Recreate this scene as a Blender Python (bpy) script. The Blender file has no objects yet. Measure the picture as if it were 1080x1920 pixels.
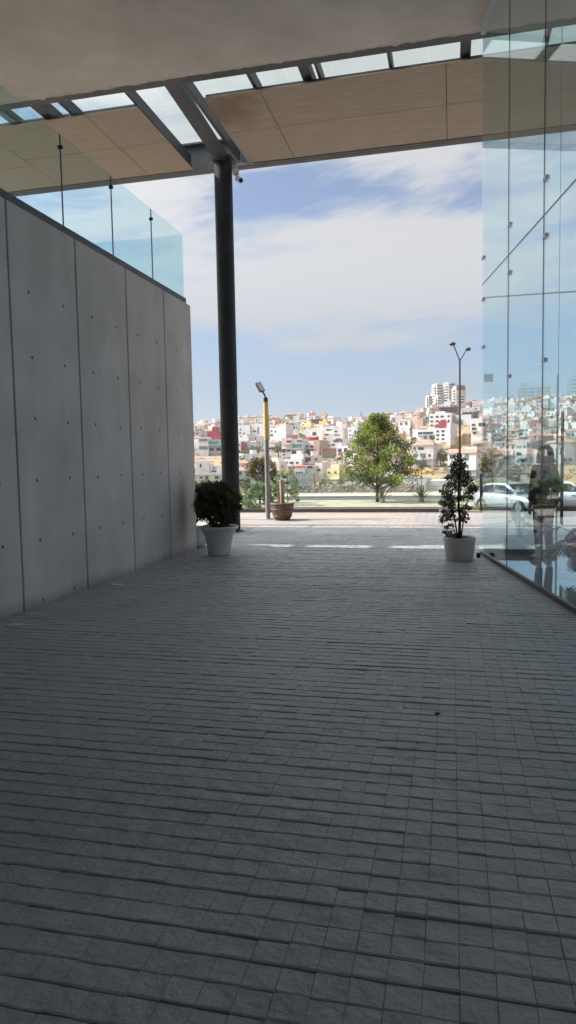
import bpy, math, random
import numpy as np
from mathutils import Vector, Matrix
random.seed(7); rng = np.random.default_rng(7)
S = bpy.context.scene
COL = S.collection
PI = math.pi; R = math.radians

# ------------------------------------------------------------------ camera
YAW, PITCH, ROLL, F_PX = R(13.2735), R(-4.2989), R(-1.0440), 1305.56
CAMH = 1.6
_f = Vector((-math.sin(YAW)*math.cos(PITCH), math.cos(YAW)*math.cos(PITCH), math.sin(PITCH)))
_r = Vector((math.cos(YAW), math.sin(YAW), 0)); _u = _r.cross(_f)
_r2 = math.cos(ROLL)*_r + math.sin(ROLL)*_u
_u2 = -math.sin(ROLL)*_r + math.cos(ROLL)*_u
cam = bpy.data.cameras.new('camera'); co = bpy.data.objects.new('camera', cam); COL.objects.link(co)
co.matrix_world = Matrix(((_r2.x, _u2.x, -_f.x, 0), (_r2.y, _u2.y, -_f.y, 0), (_r2.z, _u2.z, -_f.z, CAMH), (0, 0, 0, 1)))
cam.sensor_fit = 'VERTICAL'; cam.sensor_height = 36; cam.lens = 36*F_PX/1920
cam.clip_end = 20000; cam.clip_start = 0.05
S.camera = co

def ray(px, py):
    return _r2*((px-540)/F_PX) + _u2*(-(py-960)/F_PX) + _f
def at_dist(px, d, py=868):            # point on the compass bearing of a photo column at d metres
    v = ray(px, py); h = math.hypot(v.x, v.y)
    return Vector((v.x/h*d, v.y/h*d, CAMH + v.z/h*d))

# ------------------------------------------------------------------ objects
def link(o, parent=None):
    COL.objects.link(o)
    if parent is not None: o.parent = parent
    return o
def tag(o, label=None, cat=None, group=None, kind=None):
    if label: o['label'] = label
    if cat: o['category'] = cat
    if group: o['group'] = group
    if kind: o['kind'] = kind
    return o
def empty(name, loc, rz=0, **k):
    o = bpy.data.objects.new(name, None); o.empty_display_size = .2
    o.location = loc; o.rotation_euler = (0, 0, rz); link(o)
    return tag(o, **k)
class MB:
    """collects simple shapes and links them as one mesh"""
    def __init__(s): s.v = []; s.f = []; s.m = []; s.sm = []
    def add(s, vs, fs, mi=0, smooth=False):
        o = len(s.v); s.v += [tuple(p) for p in vs]
        s.f += [tuple(i+o for i in q) for q in fs]; s.m += [mi]*len(fs); s.sm += [smooth]*len(fs); return s
    def box(s, x0, x1, y0, y1, z0, z1, mi=0):
        v = [(x0,y0,z0),(x1,y0,z0),(x1,y1,z0),(x0,y1,z0),(x0,y0,z1),(x1,y0,z1),(x1,y1,z1),(x0,y1,z1)]
        return s.add(v, [(3,2,1,0),(4,5,6,7),(0,1,5,4),(1,2,6,5),(2,3,7,6),(3,0,4,7)], mi)
    def cbox(s, x0, x1, y0, y1, z0, z1, c=.01, mi=0):
        """box with chamfered vertical and top edges"""
        def ring(i, z): return [(x0+c*i+c*(1-0),y0+i*c,z),(x1-c*i-c,y0+i*c,z),(x1-i*c,y0+c+i*c,z),(x1-i*c,y1-c-i*c,z),(x1-c-i*c,y1-i*c,z),(x0+c+i*c,y1-i*c,z),(x0+i*c,y1-c-i*c,z),(x0+i*c,y0+c+i*c,z)]
        v = ring(0, z0)+ring(0, z1-c)+ring(1, z1)
        f = [tuple(range(7,-1,-1)), tuple(range(16,24))]
        for k in (0, 8): f += [(k+i, k+(i+1)%8, k+8+(i+1)%8, k+8+i) for i in range(8)]
        return s.add(v, f, mi)
    def obox(s, c, ax, ay, az, mi=0):
        c = Vector(c); ax = Vector(ax); ay = Vector(ay); az = Vector(az)
        v = [c-ax-ay-az, c+ax-ay-az, c+ax+ay-az, c-ax+ay-az, c-ax-ay+az, c+ax-ay+az, c+ax+ay+az, c-ax+ay+az]
        return s.add(v, [(3,2,1,0),(4,5,6,7),(0,1,5,4),(1,2,6,5),(2,3,7,6),(3,0,4,7)], mi)
    def tube(s, pts, rad, n=10, mi=0, cap=True):
        pts = [Vector(p) for p in pts]; rad = rad if isinstance(rad, (list, tuple)) else [rad]*len(pts)
        vs = []; fs = []; up = None
        for i, p in enumerate(pts):
            t = (pts[min(i+1, len(pts)-1)]-pts[max(i-1, 0)]).normalized()
            if up is None: up = Vector((0,0,1)) if abs(t.z) < .9 else Vector((1,0,0))
            a = t.cross(up).normalized(); b = a.cross(t).normalized(); up = b
            for k in range(n):
                w = 2*PI*k/n; vs.append(p+a*math.cos(w)*rad[i]+b*math.sin(w)*rad[i])
        for i in range(len(pts)-1):
            fs += [(i*n+k, i*n+(k+1)%n, (i+1)*n+(k+1)%n, (i+1)*n+k) for k in range(n)]
        s.add(vs, fs, mi, True)
        if cap:
            m = len(pts)-1
            s.add(vs[:n], [tuple(range(n))], mi); s.add(vs[m*n:], [tuple(range(n-1,-1,-1))], mi)
        return s
    def lathe(s, prof, c=(0,0,0), n=40, mi=0, sx=1, sy=1, smooth=True):
        vs = []; fs = []
        for r, z in prof:
            for k in range(n):
                w = 2*PI*k/n; vs.append((c[0]+r*sx*math.cos(w), c[1]+r*sy*math.sin(w), c[2]+z))
        for i in range(len(prof)-1):
            fs += [(i*n+k, i*n+(k+1)%n, (i+1)*n+(k+1)%n, (i+1)*n+k) for k in range(n)]
        return s.add(vs, fs, mi, smooth)
    def build(s, name, mats, parent=None, loc=None):
        me = bpy.data.meshes.new(name); me.from_pydata(s.v, [], s.f)
        mats = mats if isinstance(mats, (list, tuple)) else [mats]
        for m in mats: me.materials.append(m)
        me.polygons.foreach_set('material_index', s.m); me.polygons.foreach_set('use_smooth', s.sm); me.update()
        o = bpy.data.objects.new(name, me)
        if loc is not None: o.location = loc
        return link(o, parent)
def B(name, mats, parent, *a, mi=0, c=0):
    m = MB()
    (m.cbox(*a, c=c, mi=mi) if c else m.box(*a, mi=mi)); return m.build(name, mats, parent)
def npmesh(name, V, Fc, mats, parent=None, mi=None, smooth=False):
    """V (n,3), Fc (m,k) arrays"""
    me = bpy.data.meshes.new(name); V = np.asarray(V, np.float32); Fc = np.asarray(Fc, np.int32)
    me.vertices.add(len(V)); me.vertices.foreach_set('co', V.ravel())
    k = Fc.shape[1]; me.loops.add(Fc.size); me.loops.foreach_set('vertex_index', Fc.ravel())
    me.polygons.add(len(Fc)); me.polygons.foreach_set('loop_start', np.arange(0, Fc.size, k, dtype=np.int32))
    for m in (mats if isinstance(mats, (list, tuple)) else [mats]): me.materials.append(m)
    if mi is not None: me.polygons.foreach_set('material_index', np.asarray(mi, np.int32))
    me.polygons.foreach_set('use_smooth', np.full(len(Fc), smooth)); me.update(calc_edges=True)
    o = bpy.data.objects.new(name, me); return link(o, parent)

# ------------------------------------------------------------------ materials
def node_mat(name):
    m = bpy.data.materials.new(name); m.use_nodes = True; nt = m.node_tree
    b = nt.nodes['Principled BSDF']; return m, nt, b
def N(nt, t, **k):
    n = nt.nodes.new(t)
    for a, v in k.items():
        if a in n.inputs: n.inputs[a].default_value = v
        else: setattr(n, a, v)
    return n
def L(nt, a, b): nt.links.new(a, b)
def rgb(c): return (c[0], c[1], c[2], 1)
def mat(name, c, rough=.7, var=.12, scale=3, bump=.0, bscale=40, metal=0, spec=.5, c2=None, stretch=None, trans=0):
    """surface with a noise-driven spread of its own colour and a fine bump"""
    m, nt, b = node_mat(name)
    b.inputs['Roughness'].default_value = rough; b.inputs['Metallic'].default_value = metal
    b.inputs['Specular IOR Level'].default_value = spec
    tc = N(nt, 'ShaderNodeTexCoord'); src = tc.outputs['Object']
    if stretch:
        mp = N(nt, 'ShaderNodeMapping'); mp.inputs['Scale'].default_value = stretch; L(nt, src, mp.inputs['Vector']); src = mp.outputs['Vector']
    nz = N(nt, 'ShaderNodeTexNoise', Scale=scale, Detail=6.0, Roughness=.62); L(nt, src, nz.inputs['Vector'])
    cr = N(nt, 'ShaderNodeValToRGB')
    c2 = c2 or tuple(min(1, x*(1+var)) for x in c); c1 = tuple(x*(1-var) for x in c)
    cr.color_ramp.elements[0].position = .33; cr.color_ramp.elements[1].position = .68
    cr.color_ramp.elements[0].color = rgb(c1); cr.color_ramp.elements[1].color = rgb(c2)
    L(nt, nz.outputs['Fac'], cr.inputs['Fac']); L(nt, cr.outputs['Color'], b.inputs['Base Color'])
    if bump:
        n2 = N(nt, 'ShaderNodeTexNoise', Scale=bscale, Detail=5.0); L(nt, src, n2.inputs['Vector'])
        bp = N(nt, 'ShaderNodeBump', Strength=bump, Distance=.02); L(nt, n2.outputs['Fac'], bp.inputs['Height']); L(nt, bp.outputs['Normal'], b.inputs['Normal'])
    return m
def glass(name, tint=(.86,.95,.95), ior_f=1.0, refl=(1,1,1)):
    """thin clear pane: straight-through view plus mirror reflection that grows at grazing angles"""
    m = bpy.data.materials.new(name); m.use_nodes = True; nt = m.node_tree; nt.nodes.clear()
    out = N(nt, 'ShaderNodeOutputMaterial'); mx = N(nt, 'ShaderNodeMixShader')
    tr = N(nt, 'ShaderNodeBsdfTransparent'); tr.inputs['Color'].default_value = rgb(tint)
    gl = N(nt, 'ShaderNodeBsdfGlossy', Roughness=0.0); gl.inputs['Color'].default_value = rgb(refl)
    lw = N(nt, 'ShaderNodeLayerWeight', Blend=.5)
    pw = N(nt, 'ShaderNodeMath', operation='POWER'); pw.inputs[1].default_value = 5; L(nt, lw.outputs['Facing'], pw.inputs[0])
    ml = N(nt, 'ShaderNodeMath', operation='MULTIPLY_ADD'); ml.inputs[1].default_value = .96*ior_f; ml.inputs[2].default_value = .04*ior_f
    L(nt, pw.outputs[0], ml.inputs[0]); L(nt, ml.outputs[0], mx.inputs['Fac'])
    L(nt, tr.outputs[0], mx.inputs[1]); L(nt, gl.outputs[0], mx.inputs[2]); L(nt, mx.outputs[0], out.inputs['Surface'])
    return m
def leaf_mat(name, c, c2, scale=1.5, trans=.25):
    m = bpy.data.materials.new(name); m.use_nodes = True; nt = m.node_tree; nt.nodes.clear()
    out = N(nt, 'ShaderNodeOutputMaterial'); tc = N(nt, 'ShaderNodeTexCoord')
    nz = N(nt, 'ShaderNodeTexNoise', Scale=scale, Detail=3.0); L(nt, tc.outputs['Object'], nz.inputs['Vector'])
    cr = N(nt, 'ShaderNodeValToRGB'); cr.color_ramp.elements[0].position = .38; cr.color_ramp.elements[1].position = .62
    cr.color_ramp.elements[0].color = rgb(c); cr.color_ramp.elements[1].color = rgb(c2); L(nt, nz.outputs['Fac'], cr.inputs['Fac'])
    d = N(nt, 'ShaderNodeBsdfPrincipled', Roughness=.5); L(nt, cr.outputs['Color'], d.inputs['Base Color'])
    t = N(nt, 'ShaderNodeBsdfTranslucent'); L(nt, cr.outputs['Color'], t.inputs['Color'])
    mx = N(nt, 'ShaderNodeMixShader'); mx.inputs['Fac'].default_value = trans
    L(nt, d.outputs[0], mx.inputs[1]); L(nt, t.outputs[0], mx.inputs[2]); L(nt, mx.outputs[0], out.inputs['Surface']); return m

M = {}
M['column'] = mat('dark_painted_steel', (.028,.030,.036), .55, .3, 4, .05, 60, spec=.25)
M['steel'] = mat('grey_painted_steel', (.06,.06,.062), .5, .25, 3, .08, 50)
M['fascia'] = mat('fascia_grey', (.10,.10,.105), .5, .2, 2, .05, 40)
M['seal'] = mat('dark_sealant', (.09,.10,.105), .6, .1)
M['alu'] = mat('brushed_aluminium', (.42,.43,.44), .4, .1, 8, metal=.8)
M['alu_pale'] = mat('pale_aluminium_trim', (.55,.55,.53), .45, .08, 5)
M['glass'] = glass('clear_glass', (.90,.962,.972), .8)
M['glass_teal'] = glass('greenish_glass', (.86,.955,.965))
M['glass_rail'] = glass('railing_glass', (.90,.965,.955), .8)
M['roof_glass'] = glass('roof_glass', (.95,.985,.965), .5)
M['white_pot'] = mat('white_plastic', (.66,.64,.60), .5, .16, 3, .1, 30)
M['cream_pot'] = mat('cream_ceramic', (.62,.59,.54), .38, .09, 3)
M['soil'] = mat('potting_soil', (.035,.025,.018), .95, .4, 20, .6, 60)
M['bark'] = mat('bark', (.075,.055,.042), .9, .4, 12, .5, 40, stretch=(3,3,.6))
M['darkbark'] = mat('dark_bark', (.045,.03,.024), .9, .4, 12, .4, 40)
M['barrel'] = mat('brown_barrel_wood', (.16,.085,.06), .62, .35, 4, .3, 18, stretch=(3,3,.5))
M['barrel_band'] = mat('barrel_band', (.09,.065,.06), .5, .3, 5, .2)
M['log'] = mat('weathered_log', (.36,.27,.185), .85, .35, 5, .5, 14, stretch=(4,4,.5))
M['pole_grey'] = mat('galvanised_grey', (.25,.25,.26), .5, .15, 4)
M['pole_yellow'] = mat('ochre_paint', (.60,.46,.21), .5, .12, 3)
M['pole_dark'] = mat('lamp_dark', (.035,.036,.04), .5, .2, 3)
M['led'] = mat('led_lens', (.55,.56,.52), .25, .05, 8)
M['black'] = mat('black_plastic', (.012,.012,.013), .5, .2)
M['tyre'] = mat('tyre_rubber', (.012,.012,.012), .85, .2)
M['carpaint'] = mat('silver_car_paint', (.55,.57,.60), .25, .04, 2, metal=.55)
M['whitepaint'] = mat('white_car_paint', (.72,.72,.72), .3, .03, 2)
M['carglass'] = mat('car_window', (.02,.025,.03), .04, .1, spec=.8)
M['redlens'] = mat('red_lens', (.35,.02,.02), .2, .1)
M['clear_lens'] = mat('clear_lens', (.75,.77,.8), .1, .05)
M['disc'] = mat('frosted_light_lens', (.62,.62,.60), .35, .08, 20)
M['skin'] = mat('skin', (.42,.26,.19), .55, .06, 6)
M['shirt'] = mat('dark_brown_top', (.055,.042,.038), .85, .2, 9)
M['trousers'] = mat('dark_denim', (.028,.035,.05), .8, .2, 12)
M['hair'] = mat('dark_hair', (.028,.018,.012), .55, .3, 30, stretch=(6,6,1))
M['shoe'] = mat('dark_shoe', (.02,.018,.017), .6, .2)
M['eye'] = mat('eye_white', (.7,.7,.68), .3, .02)
M['lip'] = mat('lip', (.33,.13,.11), .5, .05)

def concrete_wall_mat():
    m, nt, b = node_mat('cast_concrete')
    tc = N(nt, 'ShaderNodeTexCoord')
    n1 = N(nt, 'ShaderNodeTexNoise', Scale=.9, Detail=7.0, Roughness=.6); L(nt, tc.outputs['Object'], n1.inputs['Vector'])
    mp = N(nt, 'ShaderNodeMapping'); mp.inputs['Scale'].default_value = (1.3, 1.3, .3); L(nt, tc.outputs['Object'], mp.inputs['Vector'])
    n2 = N(nt, 'ShaderNodeTexNoise', Scale=1.6, Detail=5.0); L(nt, mp.outputs['Vector'], n2.inputs['Vector'])
    a = N(nt, 'ShaderNodeMath', operation='MULTIPLY_ADD'); a.inputs[1].default_value = .35; L(nt, n2.outputs['Fac'], a.inputs[0])
    h = N(nt, 'ShaderNodeMath', operation='MULTIPLY'); h.inputs[1].default_value = .65; L(nt, n1.outputs['Fac'], h.inputs[0]); L(nt, h.outputs[0], a.inputs[2])
    cr = N(nt, 'ShaderNodeValToRGB'); e = cr.color_ramp.elements
    e[0].position = .34; e[0].color = (.49,.455,.425,1); e[1].position = .64; e[1].color = (.68,.635,.595,1)
    L(nt, a.outputs[0], cr.inputs['Fac'])
    # soft dark patch low down near the far end
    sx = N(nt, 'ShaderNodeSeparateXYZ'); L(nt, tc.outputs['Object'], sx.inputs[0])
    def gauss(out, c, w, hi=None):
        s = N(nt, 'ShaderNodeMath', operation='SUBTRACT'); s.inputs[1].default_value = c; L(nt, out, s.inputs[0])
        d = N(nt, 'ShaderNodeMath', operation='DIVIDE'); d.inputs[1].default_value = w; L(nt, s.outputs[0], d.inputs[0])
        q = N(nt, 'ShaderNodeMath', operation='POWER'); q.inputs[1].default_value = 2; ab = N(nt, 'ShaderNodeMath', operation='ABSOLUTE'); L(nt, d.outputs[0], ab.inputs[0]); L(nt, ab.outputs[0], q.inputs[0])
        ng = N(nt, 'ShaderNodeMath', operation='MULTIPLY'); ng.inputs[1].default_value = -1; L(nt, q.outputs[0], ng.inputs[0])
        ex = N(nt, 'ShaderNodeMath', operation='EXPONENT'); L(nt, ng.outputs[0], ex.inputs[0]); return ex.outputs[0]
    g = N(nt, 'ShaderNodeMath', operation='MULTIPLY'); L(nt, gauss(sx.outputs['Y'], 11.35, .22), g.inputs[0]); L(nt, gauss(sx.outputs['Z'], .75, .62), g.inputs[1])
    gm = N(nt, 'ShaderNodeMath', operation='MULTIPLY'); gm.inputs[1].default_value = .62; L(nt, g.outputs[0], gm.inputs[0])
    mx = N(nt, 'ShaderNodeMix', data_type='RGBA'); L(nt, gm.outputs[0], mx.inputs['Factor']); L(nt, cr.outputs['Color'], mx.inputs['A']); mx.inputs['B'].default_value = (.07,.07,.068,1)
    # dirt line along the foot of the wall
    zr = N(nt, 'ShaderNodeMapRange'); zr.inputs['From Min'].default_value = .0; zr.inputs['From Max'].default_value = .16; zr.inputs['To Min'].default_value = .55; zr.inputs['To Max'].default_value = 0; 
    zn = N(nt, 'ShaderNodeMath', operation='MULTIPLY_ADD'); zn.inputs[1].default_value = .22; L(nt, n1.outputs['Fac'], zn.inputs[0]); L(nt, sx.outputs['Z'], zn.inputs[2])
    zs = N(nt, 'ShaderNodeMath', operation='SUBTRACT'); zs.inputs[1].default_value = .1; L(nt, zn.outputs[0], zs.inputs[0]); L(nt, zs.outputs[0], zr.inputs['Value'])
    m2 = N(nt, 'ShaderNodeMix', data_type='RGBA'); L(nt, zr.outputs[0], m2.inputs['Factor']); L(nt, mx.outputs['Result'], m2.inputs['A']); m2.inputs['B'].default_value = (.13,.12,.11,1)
    L(nt, m2.outputs['Result'], b.inputs['Base Color']); b.inputs['Roughness'].default_value = .8
    n3 = N(nt, 'ShaderNodeTexNoise', Scale=14.0, Detail=6.0); L(nt, tc.outputs['Object'], n3.inputs['Vector'])
    bp = N(nt, 'ShaderNodeBump', Strength=.12, Distance=.02); L(nt, n3.outputs['Fac'], bp.inputs['Height']); L(nt, bp.outputs['Normal'], b.inputs['Normal'])
    return m
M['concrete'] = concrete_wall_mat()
M['slab'] = mat('rendered_slab', (.61,.565,.505), .9, .16, .7, .15, 9)
M['groove'] = mat('groove_mastic', (.09,.095,.085), .8, .3, 5)
M['cap'] = mat('dark_wall_cap', (.085,.09,.10), .55, .25, 4, .2, 20)

def soffit_mat():
    m, nt, b = node_mat('fibre_cement_board')
    tc = N(nt, 'ShaderNodeTexCoord')
    mp = N(nt, 'ShaderNodeMapping'); mp.inputs['Scale'].default_value = (.6, 14, 1); L(nt, tc.outputs['Object'], mp.inputs['Vector'])
    n1 = N(nt, 'ShaderNodeTexNoise', Scale=2.2, Detail=6.0); L(nt, mp.outputs['Vector'], n1.inputs['Vector'])
    cr = N(nt, 'ShaderNodeValToRGB'); e = cr.color_ramp.elements
    e[0].position = .3; e[0].color = (.36,.285,.215,1); e[1].position = .7; e[1].color = (.47,.385,.30,1); L(nt, n1.outputs['Fac'], cr.inputs['Fac'])
    # rusty water stain at the free corner of the panels
    sx = N(nt, 'ShaderNodeVectorMath', operation='DISTANCE'); sx.inputs[1].default_value = (-4.15, 12.9, 8.16); L(nt, tc.outputs['Object'], sx.inputs[0])
    n2 = N(nt, 'ShaderNodeTexNoise', Scale=3.5, Detail=5.0); L(nt, tc.outputs['Object'], n2.inputs['Vector'])
    ad = N(nt, 'ShaderNodeMath', operation='MULTIPLY_ADD'); ad.inputs[1].default_value = 1.4; L(nt, n2.outputs['Fac'], ad.inputs[0]); L(nt, sx.outputs['Value'], ad.inputs[2])
    mr = N(nt, 'ShaderNodeMapRange'); mr.inputs['From Min'].default_value = .9; mr.inputs['From Max'].default_value = 1.7; mr.inputs['To Min'].default_value = .65; mr.inputs['To Max'].default_value = 0; L(nt, ad.outputs[0], mr.inputs['Value'])
    mx = N(nt, 'ShaderNodeMix', data_type='RGBA'); L(nt, mr.outputs[0], mx.inputs['Factor']); L(nt, cr.outputs['Color'], mx.inputs['A']); mx.inputs['B'].default_value = (.17,.10,.062,1)
    L(nt, mx.outputs['Result'], b.inputs['Base Color']); b.inputs['Roughness'].default_value = .75
    return m
M['soffit'] = soffit_mat()

def stone_mat():
    m, nt, b = node_mat('riven_grey_setts')
    tc = N(nt, 'ShaderNodeTexCoord'); at = N(nt, 'ShaderNodeAttribute', attribute_name='tone')
    n1 = N(nt, 'ShaderNodeTexNoise', Scale=.55, Detail=5.0); L(nt, tc.outputs['Object'], n1.inputs['Vector'])
    n2 = N(nt, 'ShaderNodeTexNoise', Scale=22.0, Detail=7.0, Roughness=.65); L(nt, tc.outputs['Object'], n2.inputs['Vector'])
    a = N(nt, 'ShaderNodeMath', operation='MULTIPLY_ADD'); a.inputs[1].default_value = .30; L(nt, at.outputs['Fac'], a.inputs[0])
    h = N(nt, 'ShaderNodeMath', operation='MULTIPLY'); h.inputs[1].default_value = .95; L(nt, n1.outputs['Fac'], h.inputs[0]); L(nt, h.outputs[0], a.inputs[2])
    a2 = N(nt, 'ShaderNodeMath', operation='MULTIPLY_ADD'); a2.inputs[1].default_value = .35; L(nt, n2.outputs['Fac'], a2.inputs[0]); L(nt, a.outputs[0], a2.inputs[2])
    cr = N(nt, 'ShaderNodeValToRGB'); e = cr.color_ramp.elements
    e[0].position = .45; e[0].color = (.29,.296,.305,1); e[1].position = .95; e[1].color = (.455,.462,.472,1); L(nt, a2.outputs[0], cr.inputs['Fac'])
    n4 = N(nt, 'ShaderNodeTexNoise', Scale=3.2, Detail=10.0, Roughness=.72); L(nt, tc.outputs['Object'], n4.inputs['Vector'])
    s1 = N(nt, 'ShaderNodeMapRange'); s1.inputs['From Min'].default_value = .60; s1.inputs['From Max'].default_value = .70; s1.inputs['To Max'].default_value = .45; L(nt, n4.outputs['Fac'], s1.inputs['Value'])
    x1 = N(nt, 'ShaderNodeMix', data_type='RGBA'); L(nt, s1.outputs[0], x1.inputs['Factor']); L(nt, cr.outputs['Color'], x1.inputs['A']); x1.inputs['B'].default_value = (.60,.59,.58,1)
    s2 = N(nt, 'ShaderNodeMapRange'); s2.inputs['From Min'].default_value = .42; s2.inputs['From Max'].default_value = .32; s2.inputs['To Max'].default_value = .5; L(nt, n4.outputs['Fac'], s2.inputs['Value'])
    x2 = N(nt, 'ShaderNodeMix', data_type='RGBA'); L(nt, s2.outputs[0], x2.inputs['Factor']); L(nt, x1.outputs['Result'], x2.inputs['A']); x2.inputs['B'].default_value = (.19,.187,.185,1)
    L(nt, x2.outputs['Result'], b.inputs['Base Color'])
    rr = N(nt, 'ShaderNodeMapRange'); rr.inputs['To Min'].default_value = .30; rr.inputs['To Max'].default_value = .56; L(nt, n2.outputs['Fac'], rr.inputs['Value']); L(nt, rr.outputs[0], b.inputs['Roughness'])
    n3 = N(nt, 'ShaderNodeTexNoise', Scale=7.0, Detail=8.0, Roughness=.6); L(nt, tc.outputs['Object'], n3.inputs['Vector'])
    bp = N(nt, 'ShaderNodeBump', Strength=.9, Distance=.035); L(nt, n3.outputs['Fac'], bp.inputs['Height']); L(nt, bp.outputs['Normal'], b.inputs['Normal'])
    return m
M['stone'] = stone_mat()
M['mortar'] = mat('dark_joint', (.06,.058,.056), .9, .4, 3, c2=(.13,.12,.11))

def paver_mat(name, c1, c2, mort, w, h, rough=.75):
    m, nt, b = node_mat(name); tc = N(nt, 'ShaderNodeTexCoord')
    br = N(nt, 'ShaderNodeTexBrick', offset=0.0); br.inputs['Scale'].default_value = 1; br.inputs['Mortar Size'].default_value = .006
    br.inputs['Brick Width'].default_value = w; br.inputs['Row Height'].default_value = h
    br.inputs['Color1'].default_value = rgb(c1); br.inputs['Color2'].default_value = rgb(c2); br.inputs['Mortar'].default_value = rgb(mort)
    L(nt, tc.outputs['Object'], br.inputs['Vector'])
    nz = N(nt, 'ShaderNodeTexNoise', Scale=.8, Detail=7.0, Roughness=.65); L(nt, tc.outputs['Object'], nz.inputs['Vector'])
    mr = N(nt, 'ShaderNodeMapRange'); mr.inputs['From Min'].default_value = .3; mr.inputs['From Max'].default_value = .7; mr.inputs['To Min'].default_value = .82; mr.inputs['To Max'].default_value = 1.12; L(nt, nz.outputs['Fac'], mr.inputs['Value'])
    vm = N(nt, 'ShaderNodeVectorMath', operation='SCALE'); L(nt, br.outputs['Color'], vm.inputs[0]); L(nt, mr.outputs[0], vm.inputs['Scale'])
    L(nt, vm.outputs[0], b.inputs['Base Color']); b.inputs['Roughness'].default_value = rough
    bp = N(nt, 'ShaderNodeBump', Strength=.5, Distance=.01, invert=True); L(nt, br.outputs['Fac'], bp.inputs['Height']); L(nt, bp.outputs['Normal'], b.inputs['Normal'])
    return m
M['plaza'] = paver_mat('pinkish_pavers', (.34,.297,.268), (.30,.265,.24), (.22,.19,.17), .22, .22)
M['ramp'] = paver_mat('grey_ramp_pavers', (.29,.265,.26), (.26,.24,.235), (.19,.17,.165), .22, .22)
M['floor_in'] = mat('polished_pale_tile', (.82,.84,.86), .05, .03, 1.2, metal=.75, spec=.7)
M['asphalt'] = mat('asphalt', (.075,.075,.078), .9, .2, 2, .2, 60)
M['pale_path'] = mat('pale_concrete_path', (.42,.38,.33), .85, .12, 1.2, .1, 20)
M['dirt'] = mat('dry_verge', (.34,.28,.20), .95, .25, 1.0, .4, 15, c2=(.43,.36,.265))
M['rubble'] = mat('rubble_stone', (.30,.255,.215), .9, .4, 2.2, .6, 6, c2=(.50,.43,.37))

# ------------------------------------------------------------------ world and sun
SUN_EL = R(44)
ldir = Vector((math.cos(SUN_EL), .035, -math.sin(SUN_EL))).normalized()
w = bpy.data.worlds.new('World'); S.world = w; w.use_nodes = True; nt = w.node_tree; nt.nodes.clear()
out = N(nt, 'ShaderNodeOutputWorld')
sky = N(nt, 'ShaderNodeTexSky', sky_type='NISHITA'); sky.sun_disc = False; sky.sun_elevation = SUN_EL; sky.sun_rotation = R(270-2)
sky.altitude = 1800; sky.air_density = 1.0; sky.dust_density = .6; sky.ozone_density = 1.5
bg = N(nt, 'ShaderNodeBackground', Strength=.092); L(nt, sky.outputs[0], bg.inputs['Color'])
bc = N(nt, 'ShaderNodeBackground', Strength=.125); bc.inputs['Color'].default_value = (4.3,4.3,4.36,1)
mixw = N(nt, 'ShaderNodeMixShader'); L(nt, bg.outputs[0], mixw.inputs[1]); L(nt, bc.outputs[0], mixw.inputs[2]); 
hz = N(nt, 'ShaderNodeBackground', Strength=1.0); hz.inputs['Color'].default_value = (.18,.232,.30,1)
mixh = N(nt, 'ShaderNodeMixShader'); L(nt, mixw.outputs[0], mixh.inputs[1]); L(nt, hz.outputs[0], mixh.inputs[2]); L(nt, mixh.outputs[0], out.inputs['Surface'])
tc = N(nt, 'ShaderNodeTexCoord'); sep = N(nt, 'ShaderNodeSeparateXYZ'); L(nt, tc.outputs['Generated'], sep.inputs[0])
def MA(op, a, b=None, c=None):
    n = N(nt, 'ShaderNodeMath', operation=op)
    for i, v in enumerate((a, b, c)):
        if v is None: continue
        if isinstance(v, (int, float)): n.inputs[i].default_value = v
        else: L(nt, v, n.inputs[i])
    return n.outputs[0]
az = MA('ARCTAN2', sep.outputs['X'], sep.outputs['Y']); el = MA('ARCSINE', sep.outputs['Z'])
# cloud field in bearing / height-angle space, sheared so the streaks rise to the right
u_ = MA('MULTIPLY', az, 2.4); v_ = MA('MULTIPLY_ADD', el, 10.0, MA('MULTIPLY', az, -1.3))
cmb = N(nt, 'ShaderNodeCombineXYZ'); L(nt, u_, cmb.inputs[0]); L(nt, v_, cmb.inputs[1]); L(nt, MA('MULTIPLY', sep.outputs['Y'], .4), cmb.inputs[2])
nA = N(nt, 'ShaderNodeTexNoise', Scale=1.5, Detail=9.0, Roughness=.55, Distortion=.5); L(nt, cmb.outputs[0], nA.inputs['Vector'])
nB = N(nt, 'ShaderNodeTexNoise', Scale=5.0, Detail=7.0, Roughness=.6, Distortion=.3); L(nt, cmb.outputs[0], nB.inputs['Vector'])
fld = MA('ADD', MA('MULTIPLY_ADD', nA.outputs['Fac'], .85, MA('MULTIPLY', nB.outputs['Fac'], .5)), -.18)
def blob(px, py, sx, sy, amp):
    d = ray(px, py).normalized(); a0 = math.atan2(d.x, d.y); e0 = math.asin(d.z)
    k = F_PX
    p = MA('POWER', MA('ABSOLUTE', MA('DIVIDE', MA('SUBTRACT', az, a0), sx/k)), 2)
    q = MA('POWER', MA('ABSOLUTE', MA('DIVIDE', MA('SUBTRACT', el, e0), sy/k)), 2)
    return MA('MULTIPLY', MA('EXPONENT', MA('MULTIPLY', MA('ADD', p, q), -1.0)), amp)
for b in ((640,505,330,95,.30), (430,560,200,60,.10), (760,300,170,45,.20), (330,420,110,150,.14), (880,480,260,120,.12), (480,365,110,50,-.26), (850,375,120,36,-.30), (690,350,120,40,-.14), (560,330,60,20,-.06),
          (420,650,140,35,-.20), (700,690,420,50,-.24), (620,640,160,26,.12), (560,790,900,60,-.12), (820,640,160,60,.10)):
    fld = MA('ADD', fld, blob(*b))
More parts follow.
